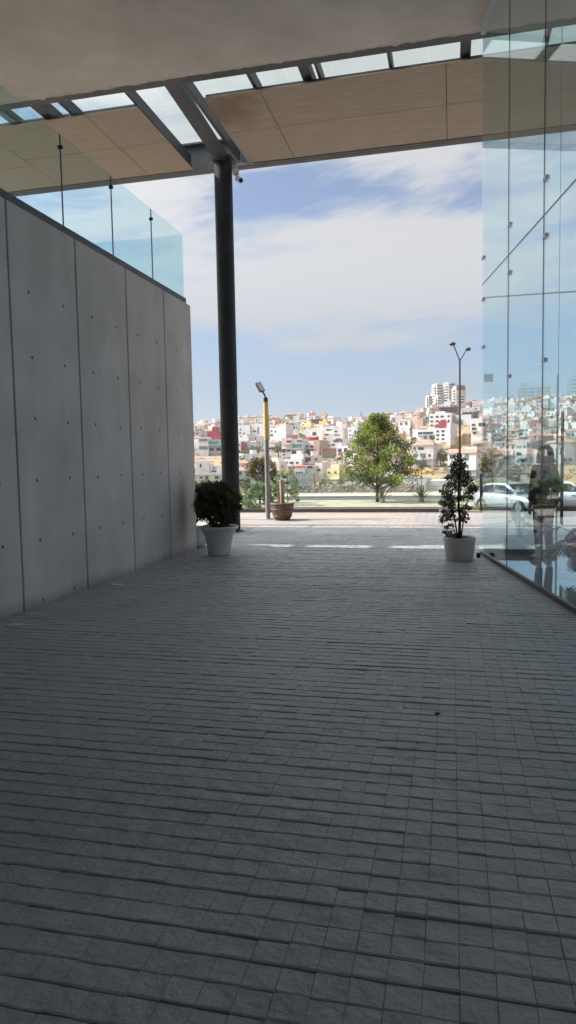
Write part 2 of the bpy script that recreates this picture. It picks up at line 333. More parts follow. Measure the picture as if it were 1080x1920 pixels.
ov = N(nt, 'ShaderNodeMapRange', interpolation_type='SMOOTHSTEP'); ov.inputs['From Min'].default_value = R(24); ov.inputs['From Max'].default_value = R(29); ov.inputs['To Max'].default_value = .34; L(nt, el, ov.inputs['Value']); fld = MA('ADD', fld, ov.outputs[0])
mr = N(nt, 'ShaderNodeMapRange', interpolation_type='SMOOTHSTEP'); mr.inputs['From Min'].default_value = .36; mr.inputs['From Max'].default_value = .72; L(nt, fld, mr.inputs['Value'])
L(nt, MA('MULTIPLY_ADD', mr.outputs[0], .80, .12), mixw.inputs['Fac'])

hr = N(nt, 'ShaderNodeMapRange', interpolation_type='SMOOTHSTEP'); hr.inputs['From Min'].default_value = R(17); hr.inputs['From Max'].default_value = 0; hr.inputs['To Min'].default_value = 0; hr.inputs['To Max'].default_value = .9
L(nt, el, hr.inputs['Value']); L(nt, hr.outputs[0], mixh.inputs['Fac'])
# clouds are brighter round the sun
dt = N(nt, 'ShaderNodeVectorMath', operation='DOT_PRODUCT'); L(nt, tc.outputs['Generated'], dt.inputs[0]); dt.inputs[1].default_value = tuple(-ldir)
L(nt, MA('MULTIPLY', MA('MULTIPLY_ADD', MA('POWER', MA('MAXIMUM', dt.outputs['Value'], 0), 6), 12.0, 1.0), .097), bc.inputs['Strength'])
sl = bpy.data.lights.new('sun', 'SUN'); sl.energy = 4.2; sl.angle = R(.53); sl.color = (1, .94, .86)
so = bpy.data.objects.new('sun', sl); COL.objects.link(so); so.rotation_euler = ldir.to_track_quat('-Z', 'Y').to_euler()

S.view_settings.view_transform = 'Standard'; S.view_settings.look = 'None'; S.view_settings.gamma = 1; S.view_settings.exposure = 0.76
S.render.engine = 'CYCLES'; S.cycles.max_bounces = 10; S.cycles.diffuse_bounces = 5; S.cycles.glossy_bounces = 4
S.cycles.transparent_max_bounces = 40; S.cycles.use_denoising = True; S.cycles.sample_clamp_indirect = 6
S.cycles.caustics_reflective = False; S.cycles.caustics_refractive = False

#%%GROUND
# ------------------------------------------------------------------ paved ground: individually bevelled setts in one sheet
def stone_floor():
    V = []; Fc = []; T = []; y = -3.0; row = 0
    deep = [7.08, 5.92, 4.36, 3.05, 2.36, 1.55, .6, 8.6, 10.4, 12.3, 14.2, 9.4]
    rows = []
    while y < 16.34:
        h = .108 + rng.normal(0, .003)
        rows.append((y, min(y+h, 16.34))); y += h
    cols = []; x = -4.555
    while x < 3.4:
        ww = .109; cols.append((x, x+ww)); x += ww
    for y0, y1 in rows:
        gy = .0022; isdeep = any(y0 <= d < y1 for d in deep)
        g1 = .007 if isdeep else rng.choice([.0018, .003, .0045])
        rt_ = rng.uniform(.0001, .0009)*(2.6 if isdeep else 1); ph = rng.uniform(0, 6.28, 3)
        skip = False; dz_row = rng.normal(0, .0011); wob = rng.normal(0, .002)
        merged = []
        for (a, b) in cols:
            if merged and rng.random() < .03 and merged[-1][1]-merged[-1][0] < .2: merged[-1] = (merged[-1][0], b)
            else: merged.append((a, b))
        for (a, b) in merged:
            gx = .0006 if rng.random() < .4 else .0002
            z = rng.normal(0, .0008)+dz_row; tx = rng.normal(0, .0010); ty = -rt_*(1+.8*math.sin(a*1.7+ph[0])*math.sin(a*.6+ph[1]))+rng.normal(0, .0009)
            xa, xb = a+gx, b-gx; ya, yb = y0+gy+rng.normal(0, .0008), y1-g1+rng.normal(0, .0008)
            c = .0028+abs(rng.normal(0, .0014)); cx = c*.2; o = len(V)
            V += [(xa,ya,-.02),(xb,ya,-.02),(xb,yb,-.02),(xa,yb,-.02),
                  (xa,ya,z-ty-tx-c),(xb,ya,z-ty+tx-c),(xb,yb,z+ty+tx-c),(xa,yb,z+ty-tx-c),
                  (xa+cx,ya+c*1.3,z-ty-tx),(xb-cx,ya+c*1.3,z-ty+tx),(xb-cx,yb-c,z+ty+tx),(xa+cx,yb-c,z+ty-tx)]
            for k in (0, 4): Fc += [(o+k,o+k+1,o+k+5,o+k+4),(o+k+1,o+k+2,o+k+6,o+k+5),(o+k+2,o+k+3,o+k+7,o+k+6),(o+k+3,o+k,o+k+4,o+k+7)]
            Fc.append((o+8,o+9,o+10,o+11)); t = rng.random(); T += [.35+.3*t]*12
    o = npmesh('paved_floor', V, Fc, M['stone']); at = o.data.attributes.new('tone', 'FLOAT', 'POINT'); at.data.foreach_set('value', np.array(T, np.float32))
    o['kind'] = 'structure'
    tag(B('joint_bed', M['mortar'], None, -4.57, 3.5, -8, 16.34, -.2, -.0085), kind='structure')
stone_floor()
m = MB()
m.add([(-30,16.34,0),(-1.12,16.34,0),(-1.12+.36,16.34,0),(-1.12,20.42,0),(-30,20.42,0)], [(0,1,2,3,4)])
tag(m.build('plaza_pavement', M['plaza']), kind='structure')
m = MB(); m.add([(-.76,16.34,0),(26,16.34,0),(26,20.42,0),(-1.12,20.42,0)], [(0,1,2,3)])
tag(m.build('ramp_pavement', M['ramp']), kind='structure')
tag(B('left_pavement', M['plaza'], None, -30, -4.57, 12.01, 16.34, -.2, -.001), kind='structure')
tag(B('right_pavement', M['plaza'], None, 3.5, 26, 11.8, 16.34, -.2, -.001), kind='structure')
tag(B('plaza_edge_kerb', M['pale_path'], None, -30, 26, 20.42, 20.62, -1.3, .012), kind='structure')
# dark joint lines across the sunlit paving
for x0, x1, y in ((-30, -1.6, 18.05), (-30, 26, 16.40)):
    tag(B('paving_joint', M['mortar'], None, x0, x1, y, y+.03, -.01, .004), kind='structure')
# floor inside the glass box
_gx = lambda y: .47+.1761*(11.67-y)          # plan line of the skewed glass wall
m = MB(); q = [(_gx(11.58)+.05, 11.58), (_gx(-8)+.05, -8), (9.5, -8), (9.5, 11.58)]
m.add([(a, b, z) for z in (-.2, .008) for a, b in q], [(0,1,2,3),(7,6,5,4)]+[(i,i+4,(i+1)%4+4,(i+1)%4) for i in range(4)])
tag(m.build('floor', M['floor_in']), kind='structure')

# ------------------------------------------------------------------ concrete wall with terrace balustrade
WX = -4.56; PJ = [6.67-1.38*k for k in range(9, 0, -1)]+[6.67, 8.05, 9.43, 10.79, 12.0]
t = empty('concrete_wall', (WX, 4, 0), label='tall cast concrete panel wall with tie holes along the left of the passage', cat='wall')
t.location = (0, 0, 0)
for i in range(len(PJ)-1):
    a, b = PJ[i]+.013, PJ[i+1]-(.013 if i < len(PJ)-2 else 0)
    m = MB(); m.cbox(WX-.22, WX, a, b, -.1, 4.385, c=.008)
    for hy in (.33, 1.02):
        for hz in (.05, .735, 1.415, 2.105, 2.79, 3.49):
            if i == len(PJ)-2: yy = a+.46 if hy < .5 else a+1.14
            else: yy = PJ[i]+hy+.02
            if hz == .05 and i % 2 == 0: continue
            yy += random.uniform(-.012, .012); z = hz+random.uniform(-.012, .012); r = .0155
            ang = [2*PI*k/12 for k in range(12)]
            m.add([(WX+.0025, yy+r*math.cos(w_), z+r*math.sin(w_)) for w_ in ang]+[(WX+.0015, yy+r*1.25*math.cos(w_), z+r*1.25*math.sin(w_)) for w_ in ang],
                  [tuple(range(12))]+[(12+k, 12+(k+1)%12, (k+1)%12, k) for k in range(12)], 1)
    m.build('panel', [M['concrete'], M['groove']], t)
B('groove_backing', M['groove'], t, WX-.2, WX-.022, PJ[0], 11.98, -.1, 4.37)
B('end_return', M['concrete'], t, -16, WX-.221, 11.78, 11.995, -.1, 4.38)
B('terrace_deck', M['slab'], t, -16, WX-.221, PJ[0], 11.77, 4.2, 4.37)
m = MB(); m.cbox(WX-.19, WX-.03, PJ[0], 11.88, 4.386, 4.49, c=.006); m.cbox(-16, WX-.195, 11.71, 11.88, 4.386, 4.49, c=.006); m.build('cap', M['cap'], t)
# glass balustrade on top of it
t = empty('glass_balustrade', (0, 0, 0), label='frameless glass balustrade standing on top of the concrete wall', cat='balustrade')
gx = WX-.045; js = [7.89-1.31*k for k in range(6, 0, -1)]+[7.89, 9.18, 10.51, 11.84]
for i in range(len(js)-1):
    B('pane', M['glass_teal'], t, gx-.012, gx, js[i]+.006, js[i+1]-.006, 4.491, 5.575)
    if 0 < i:
        B('joint', M['seal'], t, gx-.013, gx+.001, js[i]-.0058, js[i]+.0058, 4.491, 5.57)
        for z in (5.42,):
            m = MB(); m.tube([(gx-.03, js[i], z), (gx+.02, js[i], z)], .024, 14); m.build('clip', M['black'], t)
xs = [gx-.014-1.45*k for k in range(8)]
for i in range(7): B('pane', M['glass_teal'], t, xs[i+1]+.006, xs[i]-.006, 11.828, 11.84, 4.491, 5.575)

# ------------------------------------------------------------------ roof slab over the passage
H = 8.16
t = empty('roof_slab', (0, 0, 0), label='broad rendered concrete roof slab over the passage, ending at the skylight slot', cat='roof')
B('slab', M['slab'], t, -16.5, 12, -8, 11.70, H, H+.5)
m = MB(); m.box(-16.5, 12, 11.702, 11.95, H+.015, H+.34); m.build('edge_beam', M['steel'], t)
m = MB()   # ragged mortar lip where render meets the steel
V = []; xs = np.arange(-14, 6, .09); zz = [H-.003-abs(rng.normal(0, .006)) for _ in xs]; yy = [11.71+abs(rng.normal(0, .02)) for _ in xs]
for x_, z_, y_ in zip(xs, zz, yy): V += [(x_, 11.67, H+.004), (x_, y_, z_), (x_, y_+.004, H+.03)]
fs = []
for i in range(len(xs)-1): fs += [(3*i, 3*i+3, 3*i+4, 3*i+1), (3*i+1, 3*i+4, 3*i+5, 3*i+2)]
m.add(V, fs); m.build('render_lip', M['slab'], t)
# ------------------------------------------------------------------ outer canopy
t = empty('canopy', (0, 0, 0), label='steel framed canopy with beige board soffit and glazed slot, carried by the dark column', cat='canopy')
sx_right = [-4.38, -3.33, -.09, 3.15, 6.39, 9.63]
sx_left = [-5.66, -6.75, -9.0]
def soffit(x0, x1, ya, yb):
    g = .006; m = MB(); m.box(x0+g, x1-g, ya+g, yb-g, H, H+.014, 0)
    for cx in (x0+.05, x1-.05):
        for cy in (ya+.06, yb-.06):
            m.lathe([(0, -.002), (.011, -.002), (.012, 0)], (cx, cy, H), 8, 1)
    m.build('soffit_panel', [M['soffit'], M['groove']], t)
for a, b in zip(sx_right[:-1], sx_right[1:]):
    soffit(a, b, 12.47, 13.9); soffit(a, b, 13.9, 15.46)
for b, a in zip(sx_left[:-1], sx_left[1:]):
    soffit(a, b, 12.47, 13.9); soffit(a, b, 13.9, 15.46)
for k in range(3):  # panels out of view, inner edge shaped to narrow the sunlit floor strip
    soffit(-9-3.24*(k+1), -9-3.24*k, 12.30, 14.2); soffit(-9-3.24*(k+1), -9-3.24*k, 14.2, 15.46)
# carrier frame above the boards
m = MB()
for xa, xb in ((-18.6, -5.70), (-4.34, 12)):
    for y in (12.50, 13.88, 15.30): m.box(xa, xb, y, y+.05, H+.016, H+.066)
m.build('carrier_rail', M['steel'], t)
m = MB()
for a, b in ((-18.6, -5.69), (-4.35, 12)):
    m.box(a, b, 12.56 if b > 0 else 12.50, 15.36, H+.07, H+.085)
m.box(-9, -5.69, 12.56, 12.57, H+.07, H+.085)
m.build('soffit_backing', M['fascia'], t)
m = MB(); m.box(-18.6, 12, 15.47, 15.62, H-.02, H+.60); m.box(-18.6, 12, 15.37, 15.468, H+.56, H+.60); m.box(-18.6, 12, 15.36, 15.468, H-.016, H-.003); m.build('fascia_beam', M['fascia'], t)
m = MB(); m.tube([(-18.6, 16.24, H+.52), (12, 16.24, H+.52)], .075, 10)
for k in range(10): m.box(-18.5+3.1*k, -18.45+3.1*k, 15.62, 16.24, H+.5, H+.54)
m.build('gutter', M['fascia'], t)
def rafter(x, wd, z0=H+.09, z1=H+.30, y0=11.95, y1=15.36):
    B('rafter', M['steel'], t, x-wd/2, x+wd/2, y0, y1, z0, z1)
for x, wd in ((-3.42, .07), (-2.46, .17), (-2.24, .05), (-1.01, .06), (.225, .17), (1.5, .06), (2.8, .17), (-5.72, .05), (-7.05, .07), (-7.55, .2), (-8.35, .08), (-9.9, .17), (-11.4, .06), (-12.6, .17), (-14, .06), (-15.2, .17)):
    rafter(x, wd, y1=15.30)
rafter(-4.60, .07)
m = MB(); m.obox((-4.87, 13.45, H+.13), (.115, 0, 0), (0, 1.5, -.11), (0, 0, .10)); m.build('main_beam', M['steel'], t)
m = MB()
for a in np.arange(-18.6, 12, 2.6): m.box(a+.008, a+2.592, 11.8, 13.85, H+.62, H+.63); m.box(a+.008, a+2.592, 13.87, 15.9, H+.62, H+.63)
m.build('roof_glass', M['roof_glass'], t)
# ------------------------------------------------------------------ column, camera on it
t = empty('steel_column', (-4.87, 15.05, 0), label='tall dark round steel column holding up the canopy', cat='column')
m = MB(); m.tube([(0, 0, 0), (0, 0, H-.02)], .198, 48); m.build('shaft', M['column'], t)
m = MB(); m.box(-.24, .24, -.24, .24, H-.019, H+.02); m.tube([(0, 0, .0), (0, 0, .02)], .27, 40); m.build('plate', M['steel'], t)
t = empty('security_camera', (-4.50, 14.98, 7.95), label='small white security camera on a bent conduit beside the column head', cat='camera')
m = MB(); m.tube([(.26, .3, .17), (.02, .18, .13), (-.06, .1, .08), (-.08, .03, 0), (-.07, 0, -.08)], .017, 8); m.build('conduit', M['alu'], t)
m = MB(); m.cbox(-.12, .0, -.06, .06, -.16, -.04, c=.01); m.build('mount', M['alu_pale'], t)
m = MB(); m.tube([(-.05, -.02, -.16), (-.02, -.05, -.23), (.01, -.08, -.26)], .014, 8); m.build('arm', M['steel'], t)
m = MB(); m.tube([(-.03, .02, -.24), (.10, -.17, -.36)], .055, 14); m.tube([(.10, -.17, -.36), (.108, -.18, -.367)], .04, 14, 1); m.build('body', [M['alu_pale'], M['black']], t)

# ------------------------------------------------------------------ skewed glass wall of the lobby (near side)
t = empty('glass_wall', (0, 0, 0), label='tall frameless glass wall of the lobby along the right of the passage', cat='glass wall')
ga = Vector((.47, 11.67, 0)); gd = Vector((.1734, -.9848, 0)); gn = Vector((-.9848, -.1734, 0))
gj = [0, 1.60, 3.155, 4.73, 6.3, 7.9, 9.5, 11.1, 12.7, 14.3, 15.9]
SPL = 4.30
def gbox(m, a, b, z0, z1, o0=-.006, o1=.006, mi=0):
    c = ga+gd*((a+b)/2)+gn*((o0+o1)/2); m.obox((c.x, c.y, (z0+z1)/2), gd*((b-a)/2), gn*((o1-o0)/2), (0, 0, (z1-z0)/2), mi); return m
for a, b in zip(gj[:-1], gj[1:]):
    for z0, z1 in ((.056, SPL-.005), (SPL+.005, H-.02)):
        gbox(MB(), a+.005, b-.005, z0, z1).build('pane', M['glass'], t)
for a in gj[1:-1]: gbox(MB(), a-.0026, a+.0026, .056, H-.02, -.0065, .0065).build('joint', M['seal'], t)
gbox(MB(), .0, 15.9, SPL-.0048, SPL+.0048, -.0065, .0065).build('joint', M['seal'], t)
gbox(MB(), -.01, 15.9, -.02, .055, -.022, .022).build('base_channel', M['steel'], t)
gbox(MB(), .02, 15.9, H-.10, H-.001, -.035, .035).build('top_channel', M['alu_pale'], t)
for a, zs in ((gj[1], (4.69, 4.06, 2.68)), (gj[2], (4.69, 4.06, 2.68)), (gj[3], (4.69, 4.06, 2.68)), (0.02, (4.70, 4.06, 3.32, 2.1))):
    for z in zs:
        m = MB(); gbox(m, a-.012, a+.10, z-.022, z+.022, -.03, .012); gbox(m, a-.05, a+.03, z-.018, z+.03, -.045, -.0305); m.build('clamp', M['alu'], t)
m = MB(); m.cbox(.38, .44, 11.33, 11.42, -.005, .07, c=.012); tag(m.build('door_stop', M['black']), 'small black block on the paving at the glass corner', 'door stop')
# far facade of the lobby
t = empty('glass_facade', (0, 0, 0), label='glass front of the lobby facing the plaza, with a glazed door', cat='glass front')
fy = 11.67; fx = [.49, 1.62, 2.75, 3.9, 5.2, 6.6, 8.0, 9.5]
DH = 2.84
for i, (a, b) in enumerate(zip(fx[:-1], fx[1:])):
    lo = [(.10, DH-.004), (DH+.004, 4.09)] if i not in (1, 2) else [(DH+.004, 4.09)]
    for z0, z1 in lo+[(4.11, H-.02)]:
        B('pane', M['glass'], t, a+.004, b-.004, fy-.006, fy+.006, z0, z1)
B('base_channel', M['steel'], t, .50, 1.62, fy-.04, fy+.04, -.02, .099)
B('base_channel', M['steel'], t, 3.9, 9.5, fy-.04, fy+.04, -.02, .099)
B('transom', M['alu'], t, .49, 9.5, fy-.012, fy+.012, 4.09, 4.11)
for x in fx[1:-1]: B('joint', M['alu'], t, x-.004, x+.004, fy-.008, fy+.008, 4.112 if x in (2.75,) else .1, H-.02)
for hx, z in ((.56, 2.84), (2.75, 2.84)): B('patch_plate', M['alu'], t, hx-.06, hx+.08, fy-.02, fy+.02, z-.06, z+.06)
for x0, x1, hxs in ((1.626, 2.742, (1.69, )), (2.756, 3.894, (2.82,))):
    d = B('door', M['glass'], t, x0, x1, fy-.006, fy+.006, .012, DH-.006)
    for hx in hxs:
        m = MB()
        for off in (-.06, .06):
            m.tube([(hx, fy+off, .50), (hx, fy+off, 2.28)], .016, 10)
            for z in (.75, 2.0): m.tube([(hx, fy, z), (hx, fy+off, z)], .009, 8)
        m.build('handle', M['pole_dark'], d)
B('door_frame', M['alu'], t, 1.60, 1.624, fy-.03, fy+.03, .0, DH)
t = empty('rear_shade_wall', (0, 0, 0), label='plain unseen wall added behind the viewer to dim the passage', cat='building')
B('wall', mat('grey_render', (.38,.37,.36), .9, .05), t, -26, 12, -8.4, -8.0, -.2, H+.5)  # unseen wall, added to keep light from behind off the near floor
# recessed uplights along the wall and in the paving
for k, (x, y, lb) in enumerate(((-4.25, 6.05, 'round recessed uplight by the wall foot, nearest of the three along the wall'), (-4.27, 8.28, 'round recessed uplight by the wall foot, middle of the three along the wall'),
                   (-4.18, 10.4, 'round recessed uplight by the wall foot, nearest the white pot'), (-2.61, 14.63, 'round recessed light out in the paving near the sunlit edge'))):
    t = empty('uplight', (x, y, .004), label=lb, cat='light', group='recessed round uplights')
    m = MB(); m.lathe([(.085, -.01), (.085, .004), (.072, .006), (.070, .002)], n=28); m.build('ring', M['alu'], t)
    m = MB(); m.lathe([(.070, .0025), (.03, .006), (0, .0065)], n=28); m.build('lens', M['disc'], t)
m = MB(); m.lathe([(0, .0), (.012, .001), (.015, .006), (.009, .011), (0, .012)], n=10, sx=1.1, sy=.8); m.lathe([(0, .003), (.006, .003), (.007, .008), (0, .010)], (.014, .01, 0), 8)
tag(m.build('dry_leaf', M['darkbark'], loc=(-.09, 4.32, .002)), 'small dark crumpled leaf lying alone on the grey paving', 'leaf')
#%%OUT
# ------------------------------------------------------------------ outdoor terrain
def smooth(a, b, x): t = min(1, max(0, (x-a)/(b-a))); return t*t*(3-2*t)
_D = [0, 62, 75, 110, 160, 235, 300, 350, 400, 450, 520, 600, 680, 760, 850, 1000, 1500, 3000, 9000]
_Z = [-1.2, -1.2, -4, -8, -9, -7.5, -1.5, 1, 6, 11, 19, 27, 35, 42, 43, 30, 0, -25, -40]
def px_of(x, y): return 540+F_PX*math.tan(max(-1.45, min(1.45, math.atan2(x, y)+YAW)))
def terrain(x, y):
    d = math.hypot(x, y); k = smooth(90, 180, d); dd = y*(1-k)+d*k
    z = float(np.interp(max(dd, 0), _D, _Z)); px = px_of(x, y)
    a = float(np.interp(px, [-400, 100, 250, 370, 500, 600, 700, 760, 830, 900, 1000, 1100, 1400], [6, 5, 3, -4, -2, 0, -1, 1, 8, 9, 11, 12, 8]))
    z += a*smooth(300, 680, d)
    if d > 80: z += (math.sin(x*.031+1)*math.cos(y*.027)*1.6+math.sin(x*.09)*math.sin(y*.083)*.5)*smooth(80, 200, d)
    return z
def ground_mats():
    m, nt, b = node_mat('dry_hillside'); tc = N(nt, 'ShaderNodeTexCoord')
    at = N(nt, 'ShaderNodeAttribute', attribute_name='cover', attribute_type='GEOMETRY')
    n1 = N(nt, 'ShaderNodeTexNoise', Scale=.09, Detail=8.0, Roughness=.65); L(nt, tc.outputs['Object'], n1.inputs['Vector'])
    c = N(nt, 'ShaderNodeValToRGB'); e = c.color_ramp.elements; e[0].position = .36; e[0].color = (.13,.10,.07,1); e[1].position = .6; e[1].color = (.26,.21,.16,1)
    x = c.color_ramp.elements.new(.48); x.color = (.22,.19,.15,1); L(nt, n1.outputs['Fac'], c.inputs['Fac'])
    n2 = N(nt, 'ShaderNodeTexNoise', Scale=.7, Detail=6.0, Roughness=.7); L(nt, tc.outputs['Object'], n2.inputs['Vector'])
    c2 = N(nt, 'ShaderNodeValToRGB'); e = c2.color_ramp.elements; e[0].position = .35; e[0].color = (.30,.17,.07,1); e[1].position = .6; e[1].color = (.50,.31,.13,1); L(nt, n2.outputs['Fac'], c2.inputs['Fac'])
    mx = N(nt, 'ShaderNodeMix', data_type='RGBA'); L(nt, at.outputs['Fac'], mx.inputs['Factor']); L(nt, c.outputs['Color'], mx.inputs['A']); L(nt, c2.outputs['Color'], mx.inputs['B'])
    L(nt, mx.outputs['Result'], b.inputs['Base Color']); b.inputs['Roughness'].default_value = .95; b.inputs['Specular IOR Level'].default_value = .1
    return m
ds = [44, 52, 58, 62, 66, 70, 75, 82, 90, 100, 110]+list(range(122, 880, 11))+[900, 950, 1000, 1150, 1300, 1500, 2000, 3000]
pa = np.concatenate([np.linspace(-75, -22, 40), np.linspace(-21.5, 12, 150), np.linspace(13, 70, 40)])
V = []; cov = []
OCHRE = [(395, 320, 55, 48, 1), (355, 300, 30, 30, 1), (868, 430, 38, 70, 1), (535, 275, 45, 22, .8), (790, 250, 50, 45, .9), (1060, 235, 60, 60, 1), (600, 262, 30, 20, .6), (800, 330, 20, 50, .7), (470, 270, 40, 20, .6)]
for d in ds:
    for a in pa:
        an = R(a); x, y = d*math.sin(an), d*math.cos(an); V.append((x, y, terrain(x, y)-(.12 if y < 62 else 0)))
        p = px_of(x, y); cov.append(min(1, sum(k*math.exp(-((p-c)/(w_*.8))**2-((d-q)/(h_*.8))**2) for c, q, w_, h_, k in OCHRE)))
n = len(pa); Fq = [(i*n+j, i*n+j+1, (i+1)*n+j+1, (i+1)*n+j) for i in range(len(ds)-1) for j in range(n-1)]
M['hill'] = ground_mats()
o = npmesh('terrain', V, Fq, M['hill'], smooth=True); o['kind'] = 'structure'
at = o.data.attributes.new('cover', 'FLOAT', 'POINT'); at.data.foreach_set('value', np.array(cov, np.float32))
# street level beyond the plaza
def sheet(name, m, x0, x1, y0, y1, z):
    b_ = MB(); nx = 2
    return tag(b_.add([(x0, y0, z), (x1, y0, z), (x1, y1, z), (x0, y1, z)], [(0, 1, 2, 3)]).build(name, m), kind='structure')
sheet('ground', M['dirt'], -75, 60, 20.6, 58, -1.2)
sheet('road', M['asphalt'], -75, 60, 23.5, 38.5, -1.192)
tag(B('kerb', M['pale_path'], None, -75, 60, 38.5, 38.75, -1.3, -1.08), kind='structure')
tag(B('verge', M['dirt'], None, -75, 60, 38.75, 44.6, -1.3, -1.09), kind='structure')
tag(B('kerb', M['pale_path'], None, -75, 60, 44.6, 44.85, -1.3, -1.08), kind='structure')
sheet('road', M['asphalt'], -75, 60, 44.85, 49.2, -1.192)
tag(B('pavement', M['pale_path'], None, -75, 60, 49.2, 52.2, -1.3, -1.06), kind='structure')
tag(B('kerb', M['pale_path'], None, -75, 60, 22.9, 23.5, -1.3, -1.05), kind='structure')
# ------------------------------------------------------------------ glass railing at the plaza edge
t = empty('glass_railing', (0, 0, 0), label='low glass railing with dark base rail along the far edge of the plaza', cat='railing')
m = MB(); m.cbox(-30, -.36, 20.45, 20.55, .0125, .115, c=.008); m.build('base_rail', mat('rust_brown_rail', (.075,.05,.045), .6, .2, 5), t)
m = MB(); m.cbox(-.355, .80, 20.45, 20.55, .0125, .06, c=.008); m.build('base_rail', M['pale_path'], t)
xs = [.76, -.46, -1.68, -2.81, -4.05, -5.3, -6.6]+[-7.85-1.25*k for k in range(16)]
for i in range(len(xs)-1):
    B('pane', M['glass_rail'], t, xs[i+1]+.007, xs[i]-.007, 20.494, 20.506, .116 if i else .061, 1.185)
m = MB(); m.cbox(.77, .86, 20.46, 20.54, .0125, 1.1, c=.006); m.build('post', M['pole_dark'], t)
# ------------------------------------------------------------------ rubble wall
def rubble_wall(x0, x1, y, z0, z1, lb):
    nx = int((x1-x0)/.16); zs = [z0, z0+.14, z0+.28, z0+.42, z0+.56, z1]
    V = []; Fc = []
    prof = [(0, 0)]
    top = [z1+rng.normal(0, .035)+.03*math.sin(k*.2) for k in range(nx+1)]
    for k in range(nx+1):
        x = x0+(x1-x0)*k/nx; o = rng.normal(0, .022, 6)
        for j, z in enumerate(zs): V.append((x+rng.normal(0, .02), y+o[j], z if j < 5 else top[k]))
        V.append((x, y+.4, top[k]+rng.normal(0, .02))); V.append((x, y+.42, z0))
    for k in range(nx):
        for j in range(7): a = k*8+j; Fc.append((a, a+8, a+9, a+1))
    return tag(npmesh('rubble_wall', V, Fc, M['rubble']), lb, 'wall')
rubble_wall(-26, -2.2, 57, -1.25, -.52, 'low rubble stone wall along the dry verge beyond the road')

# ------------------------------------------------------------------ leaves and trees
def leaf_quads(P, size, flat=.0, asp=.5, droop=0):
    """folded leaf faces centred on the points P; returns V, F"""
    n = len(P); d = rng.normal(size=(n, 3)); d[:, 2] = d[:, 2]*(1-flat)-droop; d /= np.linalg.norm(d, axis=1, keepdims=True)
    u = rng.normal(size=(n, 3)); u -= d*(u*d).sum(1, keepdims=True); u /= np.linalg.norm(u, axis=1, keepdims=True)
    s = (size*rng.uniform(.6, 1.35, n))[:, None]; nn = np.cross(d, u)
    V = np.empty((n, 4, 3)); V[:, 0] = P-d*s*.5; V[:, 1] = P+u*s*asp*.5+nn*s*.08; V[:, 2] = P+d*s*.5; V[:, 3] = P-u*s*asp*.5+nn*s*.08
    return V.reshape(-1, 3), np.arange(4*n).reshape(n, 4)
def clump_points(C, rad, cnt, sq=.75):
    out_ = []
    for c, r_, k in zip(C, rad, cnt):
        q = rng.normal(size=(k, 3)); q /= np.linalg.norm(q, axis=1, keepdims=True); q *= (rng.random(k)**.45)[:, None]*r_; q[:, 2] *= sq; out_.append(q+c)
    return np.concatenate(out_)
LEAF = {
 'fresh': [leaf_mat('fresh_leaf_light', (.19,.25,.045), (.32,.36,.07), 1.2, .4), leaf_mat('fresh_leaf_dark', (.055,.10,.025), (.11,.16,.04), 1.2, .35), leaf_mat('fresh_leaf_tan', (.26,.19,.08), (.17,.15,.05), 1.2, .3)],
 'olive': [leaf_mat('olive_leaf', (.14,.12,.045), (.20,.17,.06), 1.0, .25), leaf_mat('olive_leaf_dark', (.05,.055,.022), (.09,.09,.03), 1.0, .2), leaf_mat('olive_leaf_tan', (.2,.14,.06), (.15,.11,.05), 1.0, .2)],
 'pale': [leaf_mat('pale_leaf', (.20,.27,.10), (.33,.40,.17), 1.0, .35), leaf_mat('pale_leaf_dark', (.09,.14,.05), (.15,.21,.07), 1.0, .35), leaf_mat('pale_leaf_dry', (.25,.24,.12), (.2,.2,.08), 1.0, .3)],
 'dark': [leaf_mat('boxwood_leaf', (.06,.07,.028), (.12,.13,.045), 6, .25), leaf_mat('boxwood_leaf_dark', (.032,.042,.02), (.055,.068,.028), 6, .2), leaf_mat('boxwood_leaf_brown', (.085,.06,.03), (.11,.075,.04), 6, .2)],
 'far': [leaf_mat('far_leaf', (.07,.085,.035), (.12,.13,.05), .4, .2), leaf_mat('far_leaf_dark', (.04,.052,.024), (.06,.075,.03), .4, .2), leaf_mat('far_leaf_lime', (.19,.22,.05), (.13,.16,.04), .4, .3)],
}
def crown_mesh(P, cl, size, pal, parent, name='crown', mixp=(.55,.33,.12), **k):
    V, Fc = leaf_quads(P, size, **k)
    # clumps differ in leaf kind, with single leaves mixed in
    mi = np.where(rng.random(len(P)) < .72, cl, rng.choice(3, len(P), p=mixp))
    return npmesh(name, V, Fc, LEAF[pal], parent, mi)
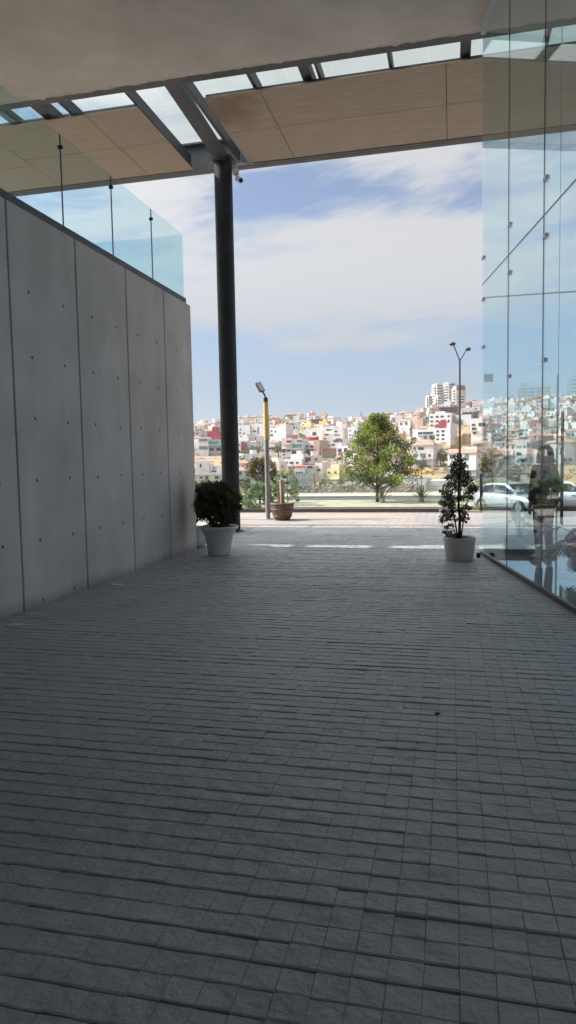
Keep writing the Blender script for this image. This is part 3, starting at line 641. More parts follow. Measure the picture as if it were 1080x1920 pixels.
def tree(loc, h, w_, base, pal, leaf, nleaf, label, cat='tree', group=None, name='tree', nclump=60, shape=lambda t: math.sin(PI*min(1, t*.92+.08))**.6, trunk_r=None, lean=0, seed=0):
    """trunk with limbs that carry leaf clumps; h total height, w_ crown width, base = bare trunk height"""
    rs = np.random.default_rng(seed+11)
    t = empty(name, loc, label=label, cat=cat, group=group)
    tr = trunk_r or h*.017
    m = MB(); top = h*.93
    pts = [Vector((lean*z/h+rs.normal(0, .012)*h*z/h*.6, rs.normal(0, .012)*h*z/h*.6, z)) for z in np.linspace(-.05, top, 9)]
    m.tube(pts, [tr*(1.25 if i == 0 else 1-.85*i/8) for i in range(9)], 9)
    C = []; rad = []
    for k in range(nclump):
        f = (k+.5)/nclump; zt = base+(h-base)*(.04+.93*f**.9); fr = shape((zt-base)/(h-base)); an = k*2.39996+rs.uniform(-.4, .4)
        rr = w_/2*fr*math.sqrt(rs.uniform(.12, 1.0)); c = Vector((rr*math.cos(an)+lean*zt/h, rr*math.sin(an), zt))
        C.append(np.array(c)); rad.append(w_*rs.uniform(.065, .155)*(0.6+.4*fr))
        if k % 2 == 0 and rr > w_*.08:
            zz = max(base*.85, zt-rr*rs.uniform(.5, .9)); i = min(7, int(zz/top*8)); p0 = pts[i].lerp(pts[i+1], zz/top*8-i)
            mid = p0.lerp(c, .5)+Vector((rs.normal(0, .03)*w_, rs.normal(0, .03)*w_, -.02*h)); r0 = tr*.42*(1-.6*zz/h)
            m.tube([p0, mid, c], [r0, r0*.6, r0*.22], 6, cap=False)
    m.build('trunk', M['bark'], t)
    cnt = [max(4, int(nleaf/nclump*rs.uniform(.5, 1.5))) for _ in C]
    P = clump_points(C, rad, cnt); cl = np.concatenate([np.full(k, rs.choice(3, p=(.58,.35,.07))) for k in cnt])
    crown_mesh(P, cl, leaf, pal, t); return t
# low scrub over the open slopes
P = []
rq = random.Random(5)
for k in range(2600):
    px = rq.uniform(350, 1090); d = rq.choice([rq.uniform(75, 330), rq.uniform(160, 560)]); p = at_dist(px, d); c = sum(kk*math.exp(-((px-a)/w_)**2-((d-q)/h_)**2) for a, q, w_, h_, kk in OCHRE)
    if rq.random() < c*.75: continue
    r_ = rq.uniform(.4, 1.5); n_ = int(16+r_*22); q = rng.normal(size=(n_, 3))*.5*r_; q[:, 2] = np.abs(q[:, 2])*.9; P.append(q+np.array((p.x, p.y, terrain(p.x, p.y))))
cl = np.concatenate([np.full(len(q), rq.choice([0, 0, 1, 1, 2])) for q in P]); P = np.concatenate(P)
SCRUB = [leaf_mat('scrub_green', (.09,.10,.04), (.15,.15,.06), .3, .2), leaf_mat('scrub_dark', (.05,.06,.028), (.085,.085,.04), .3, .2), leaf_mat('scrub_dry', (.24,.17,.08), (.18,.13,.06), .3, .2)]
V_, F_ = leaf_quads(P, .42); tag(npmesh('scrub', V_, F_, SCRUB, None, cl), kind='stuff')
p = at_dist(707, 43); tree((p.x, p.y, -1.1), 5.4, 4.9, .95, 'fresh', .14, 17500, 'leafy green street tree with a pointed crown standing on the verge beyond the railing', nclump=92,
     shape=lambda t: (1.0 if t < .3 else max(.12, 1-(t-.28)*1.22))*min(1, .5+t*3.2), seed=3, trunk_r=.10)
p = at_dist(486, 43.5); tree((p.x, p.y, -1.1), 2.85, 2.6, .3, 'olive', .13, 7000, 'olive brown bushy tree behind the lamp post', nclump=60, seed=5)
p = at_dist(486, 23); tree((p.x, p.y, -1.2), 2.1, 1.62, .2, 'pale', .085, 6500, 'pale green airy bush in front of the olive brown tree', nclump=55, cat='bush', name='bush', seed=6)
p = at_dist(538, 41); tree((p.x, p.y, -1.1), 2.1, 2.1, .2, 'pale', .11, 2600, 'pale green bush behind the barrel planter', nclump=35, cat='bush', name='bush', seed=8)
# tree added as a solid stand-in for one mirrored in the lobby glass
tree((2.15, 39.6, -1.09), 3.1, 1.5, 1.75, 'olive', .13, 3000, 'slim young tree behind the silver car, stand-in for a reflection in the lobby glass', nclump=40, seed=23, trunk_r=.04)

def agave(loc, n, ln, label, stalk=0, seed=0):
    rs = np.random.default_rng(seed); t = empty('agave', loc, label=label, cat='agave')
    m = MB()
    for k in range(n):
        a = k*2.4; tilt = .15+1.15*((k+.5)/n); l_ = ln*rs.uniform(.75, 1.1)
        d = Vector((math.cos(a)*math.sin(tilt), math.sin(a)*math.sin(tilt), math.cos(tilt))); sd = d.cross(Vector((0,0,1))).normalized(); nrm = sd.cross(d)
        b0 = Vector((0, 0, .22)); w_ = .035
        v = [b0-sd*w_, b0-nrm*.012, b0+sd*w_, b0+d*l_*.5-sd*w_*.9+Vector((0,0,-.03*tilt)), b0+d*l_*.5-nrm*.01, b0+d*l_*.5+sd*w_*.9+Vector((0,0,-.03*tilt)), b0+d*l_+Vector((0, 0, -.12*tilt*l_))]
        m.add(v, [(0,1,4,3),(1,2,5,4),(3,4,6),(4,5,6)])
    m.build('leaf_rosette', leaf_mat('agave_leaf', (.22,.23,.15), (.32,.31,.2), 3, .1), t)
    m = MB(); m.lathe([(.10, -.05), (.17, .08), (.15, .22), (.06, .34)], n=14); m.build('stem', M['log'], t)
    if stalk:
        m = MB(); m.tube([(0, 0, .2), (.02, .01, stalk*.6), (-.02, .03, stalk)], [.035, .025, .01], 7)
        for k in range(6): a = k*2.1; z = stalk*(.6+.07*k); m.tube([(0, 0, z), (.18*math.cos(a), .18*math.sin(a), z+.08)], [.008, .006], 5)
        m.build('flower_stalk', M['log'], t)
    return t
p = at_dist(716, 42.2); agave((p.x, p.y, -1.09), 34, .95, 'pale spiky agave close beside the trunk of the street tree', seed=1)
p = at_dist(790, 42.6); agave((p.x, p.y, -1.09), 40, 1.0, 'pale spiky agave with a tall thin dead flower stalk', 2.3, seed=2)
p = at_dist(897, 38); agave((p.x, p.y, -1.09), 34, 1.5, 'tall spiky agave beside the railing end by the lobby glass', seed=3)
# low green plants by the railing end
p = at_dist(885, 22.3); t = empty('low_shrub', (p.x, p.y, -.3), label='low green clipped shrub just beyond the end of the railing', cat='shrub')
C = [np.array((x, rng.normal(0, .1), .25+rng.normal(0, .05))) for x in np.linspace(-.35, .45, 9)]; cn = [140]*9
crown_mesh(clump_points(C, [.16]*9, cn, 1), np.repeat(rng.integers(0, 3, 9), 140), .05, 'pale', t, 'foliage')
m = MB()
for c in C: m.tube([(c[0]*.6, 0, -.75), c], [.012, .006], 5)
m.build('stem', M['bark'], t)

# ------------------------------------------------------------------ street lamps
t = empty('lamp_post', (-4.87, 18.27, 0), label='path lamp with grey lower pole, ochre upper sleeve and tilted flat lamp head', cat='lamp post')
m = MB(); m.tube([(0, 0, 0), (0, 0, 2.14)], .062, 24); m.build('lower_pole', M['pole_grey'], t)
m = MB(); m.tube([(0, 0, 2.141), (0, 0, 3.15)], .069, 24); m.build('upper_sleeve', M['pole_yellow'], t)
m = MB(); m.tube([(0, 0, 3.151), (0, 0, 3.27)], .06, 20); m.build('collar', M['pole_dark'], t)
m = MB(); m.lathe([(.16, 0), (.16, .012), (0, .013)], n=24); m.build('base_plate', M['pole_grey'], t)
m = MB(); m.tube([(0, 0, 3.27), (-.03, -.02, 3.36), (-.075, -.04, 3.43)], .022, 10); m.build('arm', M['pole_dark'], t)
ax = Vector((.42, -.1, -.78)).normalized(); nr = Vector((.55, -.62, .40)); nr = (nr-ax*nr.dot(ax)).normalized(); sd = ax.cross(nr)
c = Vector((-.13, -.06, 3.55)); m = MB(); m.obox(c, ax*.14, sd*.082, nr*.018); m.obox(c-nr*.035, ax*.12, sd*.07, nr*.012); h_ = m.build('lamp_head', M['pole_dark'], t)
m = MB(); m.obox(c+nr*.0245, ax*.118, sd*.066, nr*.002); m.build('lens', M['led'], h_)
p = at_dist(862, 43); t = empty('street_lamp', (p.x, p.y, -1.1), label='tall dark street lamp with two arms forked in a Y', cat='street lamp')
m = MB(); m.tube([(0, 0, 0), (0, 0, 1.2), (0, 0, 8.4)], [.085, .085, .05], 14); m.lathe([(.2, 0), (.2, .03), (.09, .05)], n=20); m.build('pole', M['pole_dark'], t)
for dx, dz, tl in ((-.36, .95, -.25), (.38, .60, .25)):
    m = MB(); m.tube([(0, 0, 8.35), (dx*.5, 0, 8.35+dz*.5), (dx*.98, 0, 8.35+dz)], [.04, .032, .028], 9); m.build('arm', M['pole_dark'], t)
    sg = 1 if dx > 0 else -1; m = MB()
    prof = [(0, -.13), (.09, -.11), (.15, -.04), (.15, .02), (.10, .08), (0, .11)]
    m.lathe(prof, (dx+sg*.16*(.6 if sg > 0 else .4), 0, 8.35+dz+.06), 20, 0, 1.3 if sg < 0 else 1.1, 1.0); h_ = m.build('lamp_head', M['pole_dark'], t)
    m = MB(); m.lathe([(0, -.138), (.06, -.13), (.085, -.115)], (dx+sg*.16*(.6 if sg > 0 else .4), 0, 8.35+dz+.06), 18, 0, 1.15, .9); m.build('lens', M['led'], h_)
# ------------------------------------------------------------------ planters under the canopy
def fluted_pot(t):
    m = MB(); m.lathe([(0, .012), (.165, .012), (.185, 0), (.190, .03), (.193, .035), (.215, .20), (.222, .205), (.222, .222), (.226, .228), (.243, .33), (.252, .335), (.252, .35), (.262, .36), (.30, .435), (.325, .447), (.335, .465), (.335, .485), (.322, .50), (.30, .497), (.285, .46), (.27, .42)], n=56)
    m.build('pot', M['white_pot'], t)
    m = MB(); m.lathe([(.272, .425), (.15, .44), (0, .45)], n=30); m.build('soil', M['soil'], t)
def ball_shrub(t, c, rx, rz, n, seed):
    rs = np.random.default_rng(seed); C = []; rad = []
    for k in range(200):
        q = rs.normal(size=3); q /= np.linalg.norm(q); q *= rs.uniform(.35, 1)**.5
        if q[2] < -.6 and rs.random() < .35: continue
        C.append(np.array((q[0]*rx*.86, q[1]*rx*.86, q[2]*rz*.86))+c); rad.append(rs.uniform(.045, .10))
    cnt = [int(n/len(C)*rs.uniform(.5, 1.5)) for _ in C]; P = clump_points(C, rad, cnt, 1)
    crown_mesh(P, np.concatenate([np.full(k, rs.choice(3, p=(.5,.38,.12))) for k in cnt]), .034, 'dark', t, asp=.55)
    m = MB()
    for k in range(9):
        a = k*2*PI/9+rs.uniform(-.3, .3); r0 = rs.uniform(.01, .06)
        p0 = Vector((r0*math.cos(a), r0*math.sin(a), .43)); p2 = Vector((rx*.75*math.cos(a), rx*.75*math.sin(a), c[2]+rs.uniform(-.2, .25))); p1 = p0.lerp(p2, .5)+Vector((0, 0, -.03))
        m.tube([p0, p1, p2], [.016, .011, .005], 7)
        for j in range(4):
            q = C[rs.integers(len(C))]; m.tube([p1, p1.lerp(Vector(q), .6)+Vector((0, 0, .02)), q], [.007, .005, .003], 5, cap=False)
    m.build('trunk', M['darkbark'], t)
t = empty('potted_shrub', (-3.87, 11.24, 0), label='dark rounded clipped shrub in a flared white pot beside the end of the concrete wall', cat='potted plant')
fluted_pot(t); ball_shrub(t, np.array((.0, 0, .875)), .46, .45, 21000, 4)
t = empty('potted_shrub', (-4.72, 12.25, 0), label='dark shrub in a white pot half hidden behind the end of the concrete wall', cat='potted plant')
m = MB(); m.lathe([(0, .01), (.16, .01), (.19, 0), (.25, .06), (.30, .17), (.31, .24), (.30, .33), (.31, .36), (.33, .39), (.33, .41), (.30, .41), (.27, .37)], n=48); m.build('pot', M['white_pot'], t)
m = MB(); m.lathe([(.28, .37), (0, .39)], n=24); m.build('soil', M['soil'], t)
ball_shrub(t, np.array((.10, 0, .86)), .40, .42, 9000, 9)

t = empty('potted_conifer', (.115, 11.03, 0), label='dark thin layered shrub with several stems in a plain cream pot by the glass corner', cat='potted plant')
m = MB(); m.lathe([(0, .008), (.17, .008), (.195, 0), (.207, .012), (.2465, .345), (.2475, .356), (.244, .362), (.232, .362), (.229, .35), (.215, .27)], n=64); m.build('pot', M['cream_pot'], t)
m = MB(); m.lathe([(.226, .315), (.1, .325), (0, .33)], n=30); m.build('soil', M['soil'], t)
CL = [(858,856,9),(866,864,10),(853,868,9),(869,875,10),(850,880,12),(862,884,12),(875,888,9),(846,893,10),(864,897,13),(878,899,11),(838,897,6),(838,912,9),(850,908,11),(868,908,10),(881,911,10),(833,922,10),(845,926,12),(836,932,9),(888,918,10),(893,916,7),(878,925,11),(870,933,9),(884,934,6),(847,939,11),(830,943,9),(838,948,11),(850,948,8),(872,951,8),(880,954,6),(846,958,10),(832,960,7),(835,970,12),(846,968,10),(828,975,7),(862,958,9),(870,965,9),(866,973,9),(854,975,6),(845,985,7),(837,990,5),(878,972,4),(841,1000,8),(833,998,5),(849,1001,5),(874,980,3),(857,915,8),(860,935,8),(858,870,10)]
C = []; rad = []; cnt = []; rs = np.random.default_rng(31)
for px, py, r_ in CL:
    v = ray(px, py); k = 11.03/v.y; q = Vector((v.x*k, v.y*k, CAMH+v.z*k)); c = np.array((q.x-.115, rs.uniform(-.15, .15), q.z)); C.append(c); rad.append(r_*.0084); cnt.append(int(r_*r_*1.45)+18)
P = clump_points(C, rad, cnt, .8); crown_mesh(P, np.concatenate([np.full(k, rs.choice(3, p=(.42,.33,.25))) for k in cnt]), .030, 'dark', t, asp=.6)
m = MB(); st = [[(.0,0,.31),(.005,.01,.6),(-.015,0,.95),(-.01,.01,1.25),(0,0,1.6)], [(-.02,.01,.31),(-.05,-.01,.5),(-.09,.02,.75),(-.12,.03,1.0)], [(-.03,-.02,.31),(-.07,-.03,.45),(-.13,-.04,.62)], [(.02,-.01,.33),(.06,.03,.6),(.10,.03,.85),(.16,.0,1.1)]]
for s_, r0 in zip(st, (.026, .016, .011, .013)): m.tube(s_, [r0*(1-.8*i/(len(s_)-1)) for i in range(len(s_))], 9)
mainp = [Vector(q) for s_ in st for q in s_]
for c in C:
    b0 = min((q for q in mainp if q.z < c[2]+.02), key=lambda q: (q-Vector(c)).length); m.tube([b0, b0.lerp(Vector(c), .5)+Vector((0, 0, .015)), c], [.007, .005, .003], 5, cap=False)
m.build('trunk', M['darkbark'], t)

t = empty('barrel_planter', (-4.39, 17.95, 0), label='brown wooden half barrel planter holding a bare cut log beside the lamp post', cat='planter')
m = MB(); m.lathe([(0, .0), (.185, 0), (.20, .012), (.255, .13), (.29, .26), (.312, .40), (.318, .455), (.30, .462), (.285, .455), (.275, .38)], n=44); m.build('barrel', M['barrel'], t)
for z, r_ in ((.11, .2495), (.285, .297), (.43, .318)):
    m = MB(); m.lathe([(r_-.004, z-.022), (r_+.004, z-.02), (r_+.009, z+.02), (r_, z+.022)], n=44); m.build('band', M['barrel_band'], t)
m = MB(); m.tube([(.10+.055*math.cos(k*PI/8), -.318+.012*abs(math.sin(k*PI/16)), .345+.055*math.sin(k*PI/8)) for k in range(17)], .0075, 7, cap=False); m.build('ring_handle', M['barrel_band'], t)
m = MB(); m.lathe([(.279, .40), (0, .41)], n=24); m.build('soil', M['soil'], t)
m = MB(); m.tube([(.0, 0, .38), (.004, 0, .7), (.0, .0, 1.06)], [.068, .062, .064], 12); m.build('log', M['log'], t)
m = MB(); m.tube([(-.085, .02, .38), (-.088, .02, .73)], [.038, .032], 10); m.build('short_log', M['barrel'], t)

# ------------------------------------------------------------------ plant inside the lobby
t = empty('lobby_plant', (1.66, 9.55, .01), label='dark split leaf plant on a slim black stand inside the lobby behind the glass', cat='potted plant')
m = MB(); m.lathe([(0, 0), (.07, 0), (.05, .02), (.048, .22), (.06, .25), (.05, .25), (.045, .22)], n=24); m.build('pot', M['black'], t)
m = MB(); m.tube([(0, 0, .20), (-.01, .02, .32), (.01, 0, .42)], [.022, .02, .016], 9); m.build('stem', M['darkbark'], t)
lm = mat('split_leaf', (.014,.040,.016), .6, .35, 5, spec=.12); rs = np.random.default_rng(12)
for k in range(19):
    a = k*2.4+.6; out_ = rs.uniform(.10, .34); hz = rs.uniform(.34, .66); d = Vector((math.cos(a), math.sin(a), 0)); p0 = Vector((0, 0, .38)); tip = d*out_+Vector((0, 0, hz))
    m = MB(); m.tube([p0, p0.lerp(tip, .55)+Vector((0, 0, .05)), tip], [.006, .005, .004], 6)
    ld = (d+Vector((0, 0, rs.uniform(-1.1, -.1)))).normalized(); sd = ld.cross(Vector((0, 0, 1))).normalized(); nr = sd.cross(ld)
    if nr.z < 0: nr = -nr
    Ln = rs.uniform(.24, .36); NL = 8; rib = [tip+ld*Ln*f*.92-nr*.14*f*f*Ln for f in [q/NL for q in range(NL+1)]]
    for sg in (-1, 1):           # narrow curved fingers cut almost to the rib
        for j in range(NL):
            fm = (j+.5)/NL; w_ = Ln*.52*math.sin(PI*min(.98, .22+.74*fm))**.7*rs.uniform(.85, 1.1)
            r0, r1 = rib[j], rib[j].lerp(rib[j+1], .96); ax_ = (sd*sg*.88+ld*.48).normalized(); q1 = ax_*w_*.5+nr*.012; q2 = ax_*w_*.85-nr*.012; q3 = ax_*w_*1.05-nr*.05*(w_/.15)
            V4 = [r0, r1, r1+q1-ld*.002, r1+q2-ld*.008, r0.lerp(r1, .5)+q3, r0+q2+ld*.006, r0+q1+ld*.002]
            m.add(V4, [(0, 1, 2, 6), (6, 2, 3, 5), (5, 3, 4)] if sg > 0 else [(6, 2, 1, 0), (5, 3, 2, 6), (4, 3, 5)])
    m.build('leaf', lm, t)

# ------------------------------------------------------------------ person inside the lobby
def skinned(verts, edges, rad, sub=2):
    me = bpy.data.meshes.new('sk'); me.from_pydata(verts, edges, []); o = bpy.data.objects.new('sk', me); COL.objects.link(o)
    o.modifiers.new('s', 'SKIN'); sv = me.skin_vertices[0].data if me.skin_vertices else None
    if sv is None:
        bpy.context.view_layer.objects.active = o; sv = me.skin_vertices[0].data
    for i, r_ in enumerate(rad):
        sv[i].radius = r_ if isinstance(r_, tuple) else (r_, r_); sv[i].use_root = (i == 0)
    ss = o.modifiers.new('u', 'SUBSURF'); ss.levels = ss.render_levels = sub
    dg = bpy.context.evaluated_depsgraph_get(); e = o.evaluated_get(dg); em = e.to_mesh()
    vs = [v.co.copy() for v in em.vertices]; fs = [tuple(p.vertices) for p in em.polygons]
    e.to_mesh_clear(); bpy.data.objects.remove(o); bpy.data.meshes.remove(me); return vs, fs
J = dict(pel=(0,0,.95), bel=(0,.005,1.08), che=(0,.01,1.27), nkb=(0,-.005,1.43), nk=(0,.01,1.49), jaw=(0,.03,1.545), hd=(0,.022,1.61), top=(0,.012,1.675))
JR = dict(pel=(.145,.115), bel=(.125,.095), che=(.15,.105), nkb=(.075,.06), nk=.05, jaw=(.058,.07), hd=(.076,.09), top=(.055,.065))
for s_, sx in (('l', -1), ('r', 1)):
    bend = sx > 0
    J.update({s_+'sh': (sx*.165, 0, 1.385), s_+'el': (sx*.225, -.05 if bend else -.02, 1.10), s_+'wr': (sx*.225, .08 if bend else .04, .90 if bend else .86), s_+'pa': (sx*.222, .12 if bend else .06, .83 if bend else .785),
              s_+'hp': (sx*.09, 0, .87), s_+'kn': (sx*.095, .02, .49), s_+'an': (sx*.10, -.02, .085), s_+'to': (sx*.12, .13, .035)})
    JR.update({s_+'sh': .062, s_+'el': .040, s_+'wr': .027, s_+'pa': (.036,.018), s_+'hp': .088, s_+'kn': .055, s_+'an': .038, s_+'to': (.04,.03)})
ED = [('pel','bel'),('bel','che'),('che','nkb'),('nkb','nk'),('nk','jaw'),('jaw','hd'),('hd','top')]
for s_ in 'lr': ED += [('che',s_+'sh'),(s_+'sh',s_+'el'),(s_+'el',s_+'wr'),(s_+'wr',s_+'pa'),('pel',s_+'hp'),(s_+'hp',s_+'kn'),(s_+'kn',s_+'an'),(s_+'an',s_+'to')]
def skel(names, ed, infl=0, over={}):
    ix = {n: i for i, n in enumerate(names)}
    def rr(n): r_ = JR[n]; r_ = r_ if isinstance(r_, tuple) else (r_, r_); return (r_[0]+infl, r_[1]+infl)
    return skinned([over.get(n, J[n]) for n in names], [(ix[a], ix[b]) for a, b in ed], [rr(n) for n in names])
t = empty('person', (1.36, 11.12, .008), R(35), label='person standing inside the lobby behind the glass, dark top, dark trousers and bobbed dark hair', cat='person')
vs, fs = skel(list(J), ED)
m = MB(); m.add(vs, fs, 0, True)
for s_, sx in (('l', -1), ('r', 1)):           # five fingers curled a little, thumb from the side of the palm
    pa = Vector(J[s_+'pa']); wr = Vector(J[s_+'wr']); d = (pa-wr).normalized(); side = Vector((0, 1, 0)); side = (side-d*side.dot(d)).normalized(); inw = d.cross(side)*sx
    if inw.x*sx > 0: inw = -inw
    for k, ln in enumerate((.072, .08, .075, .058)):
        b0 = pa+side*(.026-.0175*k)+d*.018; m.tube([b0, b0+d*ln*.45+inw*.004, b0+d*ln*.78+inw*.016, b0+d*ln*.96+inw*.032], [.0088, .0082, .0074, .006], 8, 0)
    b0 = wr.lerp(pa, .55)+side*.026; m.tube([b0, b0+side*.022+d*.025+inw*.01, b0+side*.026+d*.055+inw*.022], [.0105, .0095, .0075], 8, 0)
hd = Vector(J['hd'])
m.tube([hd+Vector((0, .085, .012)), hd+Vector((0, .108, -.022)), hd+Vector((0, .088, -.034))], [.008, .014, .010], 8, 0)
for sx in (-1, 1): m.lathe([(0, -.03), (.016, -.018), (.018, .01), (0, .03)], (sx*.082, .012, 1.60), 10, 0, .5, 1)
body = m.build('body', M['skin'], t)
for sx in (-1, 1): m = MB(); m.lathe([(0, -.011), (.011, 0), (0, .011)], (sx*.032, .098, 1.615), 10); m.build('eye', M['eye'], t)
m = MB(); m.lathe([(0, -.006), (.022, 0), (0, .006)], (0, .090, 1.552), 12, 0, 1, .35); m.build('mouth', M['lip'], t)
vs, fs = skel(['pel','lhp','rhp','lkn','rkn','lan','ran'], [('pel','lhp'),('pel','rhp'),('lhp','lkn'),('rhp','rkn'),('lkn','lan'),('rkn','ran')], .017); m = MB(); m.add(vs, fs, 0, True); m.build('trousers', M['trousers'], t)
ov = {s_+'wr': tuple(Vector(J[s_+'el']).lerp(Vector(J[s_+'wr']), .85)) for s_ in 'lr'}; ov['nkb'] = (0, -.002, 1.415)
vs, fs = skel(['pel','bel','che','nkb','lsh','rsh','lel','rel','lwr','rwr'], [('pel','bel'),('bel','che'),('che','nkb'),('che','lsh'),('che','rsh'),('lsh','lel'),('rsh','rel'),('lel','lwr'),('rel','rwr')], .024, ov); m = MB(); m.add(vs, fs, 0, True); m.build('top', M['shirt'], t)
for sx in (-1, 1): vs, fs = skinned([(sx*.10,-.05,.05),(sx*.105,.05,.045),(sx*.12,.16,.035)], [(0,1),(1,2)], [(.042,.045),(.043,.04),(.04,.03)]); m = MB(); m.add(vs, fs, 0, True); m.build('shoe', M['shoe'], t)
V = []; fs = []; n = 28                             # bobbed hair: open at the face, falling to the neck
prof = [(.0, 1.735), (.05, 1.73), (.088, 1.705), (.112, 1.66), (.122, 1.60), (.128, 1.54), (.132, 1.49), (.118, 1.465), (.09, 1.47)]
for r_, z in prof:
    for k in range(n):
        a = 2*PI*k/n; fy = math.sin(a); cut = .72 if (fy > .45 and z < 1.66) else 1
        V.append((r_*math.cos(a)*(1.0 if cut == 1 else .98), r_*fy*1.04*cut-.012+.004*math.sin(k*5), z+.006*math.sin(k*3.1)))
for i in range(len(prof)-1):
    for k in range(n):
        a = 2*PI*(k+.5)/n
        if math.sin(a) > .45 and prof[i+1][1] < 1.64: continue
        fs.append((i*n+k, i*n+(k+1)%n, (i+1)*n+(k+1)%n, (i+1)*n+k))
m = MB(); m.add(V, fs, 0, True); m.build('hair', M['hair'], t)

# ------------------------------------------------------------------ car added as a solid stand-in for a reflection in the lobby glass
t = empty('reflection_car', (2.95, 36.2, -1.19), math.atan2(-.78, .62), label='silver hatchback car on the road, stand-in for a reflection in the lobby glass beside the corner', cat='car')
def loft(m, st, mi=0):
    k = len(st[0]); o = [p for s_ in st for p in s_]
    m.add(o, [(i*k+j, i*k+(j+1)%k, (i+1)*k+(j+1)%k, (i+1)*k+j) for i in range(len(st)-1) for j in range(k)], mi, True)
    m.add(st[0], [tuple(range(k))], mi); m.add(st[-1], [tuple(range(k-1, -1, -1))], mi)
st = []
for x, w_, zb, zs, zt in ((-2.08,.70,.34,.62,.80),(-2.0,.80,.25,.66,.92),(-1.5,.87,.22,.70,.97),(-.6,.89,.20,.70,.96),(.4,.89,.20,.68,.94),(.95,.88,.21,.66,.92),(1.5,.86,.22,.62,.83),(1.9,.80,.24,.56,.74),(2.08,.68,.30,.52,.64)):
    st.append([(x, -w_*.9, zb), (x, -w_, zb+.12), (x, -w_, zs), (x, -w_*.95, zt-.03), (x, -w_*.8, zt), (x, w_*.8, zt), (x, w_*.95, zt-.03), (x, w_, zs), (x, w_, zb+.12), (x, w_*.9, zb)])
m = MB(); loft(m, st); m.build('body', M['carpaint'], t)
st = []
for x, w_, z in ((-1.95,.74,.93),(-1.55,.68,1.30),(-1.2,.63,1.43),(-.3,.62,1.47),(.25,.63,1.42),(1.05,.72,.93)):
    st.append([(x, -.78 if z > .95 else -w_, .92), (x, -w_, z-.04), (x, -w_*.85, z), (x, w_*.85, z), (x, w_, z-.04), (x, .78 if z > .95 else w_, .92)])
m = MB(); loft(m, st); m.build('roof', M['carpaint'], t)
for sy in (-1, 1):
    for q in ([(-1.55,.955),(-1.3,1.30),(-.62,1.37),(-.62,.96)], [(-.55,.96),(-.55,1.375),(.18,1.345),(.78,.955)]):
        m = MB(); f = lambda x, z: sy*(.787-.145*(z-.92)/.5+.006)
        m.add([(x, f(x, z), z) for x, z in q]+[(x, f(x, z)-sy*.02, z) for x, z in q], [(0,1,2,3),(7,6,5,4)]); m.build('window', M['carglass'], t)
    m = MB(); m.lathe([(0,-.06),(.07,-.03),(.08,.03),(0,.06)], (.62, sy*.96, 1.0), 12, 0, .7, 1.2); m.build('mirror', M['carpaint'], t)
    for x in (-.45, .35): m = MB(); m.cbox(x-.1, x+.1, sy*.89-.012, sy*.89+.012, .76, .79, c=.004); m.build('door_handle', M['alu'], t)
    for x in (-1.28, 1.32):
        m = MB(); m.tube([(x, sy*.70, .31), (x, sy*.885, .31)], .37, 28, 0); wa = m.build('wheel_arch', M['black'], t)
        wh = MB(); wh.tube([(x, sy*.69, .315), (x, sy*.895, .315)], .30, 28); wheel = wh.build('wheel', M['tyre'], t)
        m = MB(); m.tube([(x, sy*.8955, .315), (x, sy*.90, .315)], .205, 24)
        for k in range(5): a = k*2*PI/5; m.obox((x+.11*math.cos(a), sy*.905, .315+.11*math.sin(a)), (.09*math.cos(a), 0, .09*math.sin(a)), (0, .006, 0), (-.022*math.sin(a), 0, .022*math.cos(a)))
        m.build('rim', M['alu'], wheel)
    m = MB(); m.obox((1.93, sy*.62, .62), (.1, -sy*.03, -.02), (0, .15, 0), (0, 0, .06)); m.build('headlight', M['clear_lens'], t)
    m = MB(); m.obox((-2.02, sy*.68, .78), (.05, sy*.01, 0), (0, .09, 0), (0, 0, .1)); m.build('tail_light', M['redlens'], t)
m = MB(); m.add([(.99,-.66,.965),(.99,.66,.965),(.33,.57,1.395),(.33,-.57,1.395)], [(0,1,2,3)]); m.add([(1.02,-.66,.96),(1.02,.66,.96),(.36,.57,1.40),(.36,-.57,1.40)], [(0,1,2,3)]); m.build('windscreen', M['carglass'], t)
m = MB(); m.obox((2.05, 0, .42), (.03, 0, 0), (0, .42, 0), (0, 0, .07)); m.build('grille', M['black'], t)
def dup(root, loc, rz, label):
    r = root.copy(); COL.objects.link(r); r.location = loc; r.rotation_euler = (0, 0, rz); r['label'] = label
    for ch in list(root.children):
        c = ch.copy(); COL.objects.link(c); c.parent = r
        for g_ in list(ch.children): q = g_.copy(); COL.objects.link(q); q.parent = c
        if ch.name.split('.')[0] in ('body', 'roof', 'mirror'): c.material_slots[0].link = 'OBJECT'; c.material_slots[0].material = M['whitepaint']
    return r
t['group'] = 'cars standing in for reflections'
dup(t, (5.6, 37.6, -1.19), math.atan2(-.1, .99), 'white hatchback car behind the person in the lobby, stand-in for a reflection')  # second car added in place of a mirrored vehicle
# ------------------------------------------------------------------ the town on the far hillside
WALLC = {'white': (.66,.645,.625), 'off-white': (.63,.585,.545), 'whitish pink': (.62,.54,.51), 'dull white': (.53,.52,.51), 'cream': (.66,.57,.44), 'grey': (.42,.42,.42), 'pink': (.60,.45,.39), 'brown': (.33,.17,.12), 'ochre': (.60,.42,.17), 'red': (.42,.06,.07), 'pale blue': (.55,.62,.66), 'yellow': (.66,.56,.30), 'teal': (.25,.42,.40), 'maroon': (.26,.07,.10), 'stone': (.27,.225,.19), 'tan': (.48,.37,.28), 'charcoal': (.10,.105,.115)}
WM = {k: mat('render_'+k.replace(' ', '_'), c, .88, .16, .5) for k, c in WALLC.items()}
WM['tile'] = mat('terracotta_tile', (.34,.19,.135), .85, .25, .8, .5, 9, stretch=(6,1,1))
WM['win'] = mat('house_window_glass', (.05,.06,.07), .12, .3, .5, spec=.6)
WM['tealglass'] = mat('green_window_glass', (.12,.22,.21), .12, .25, .4, spec=.6)
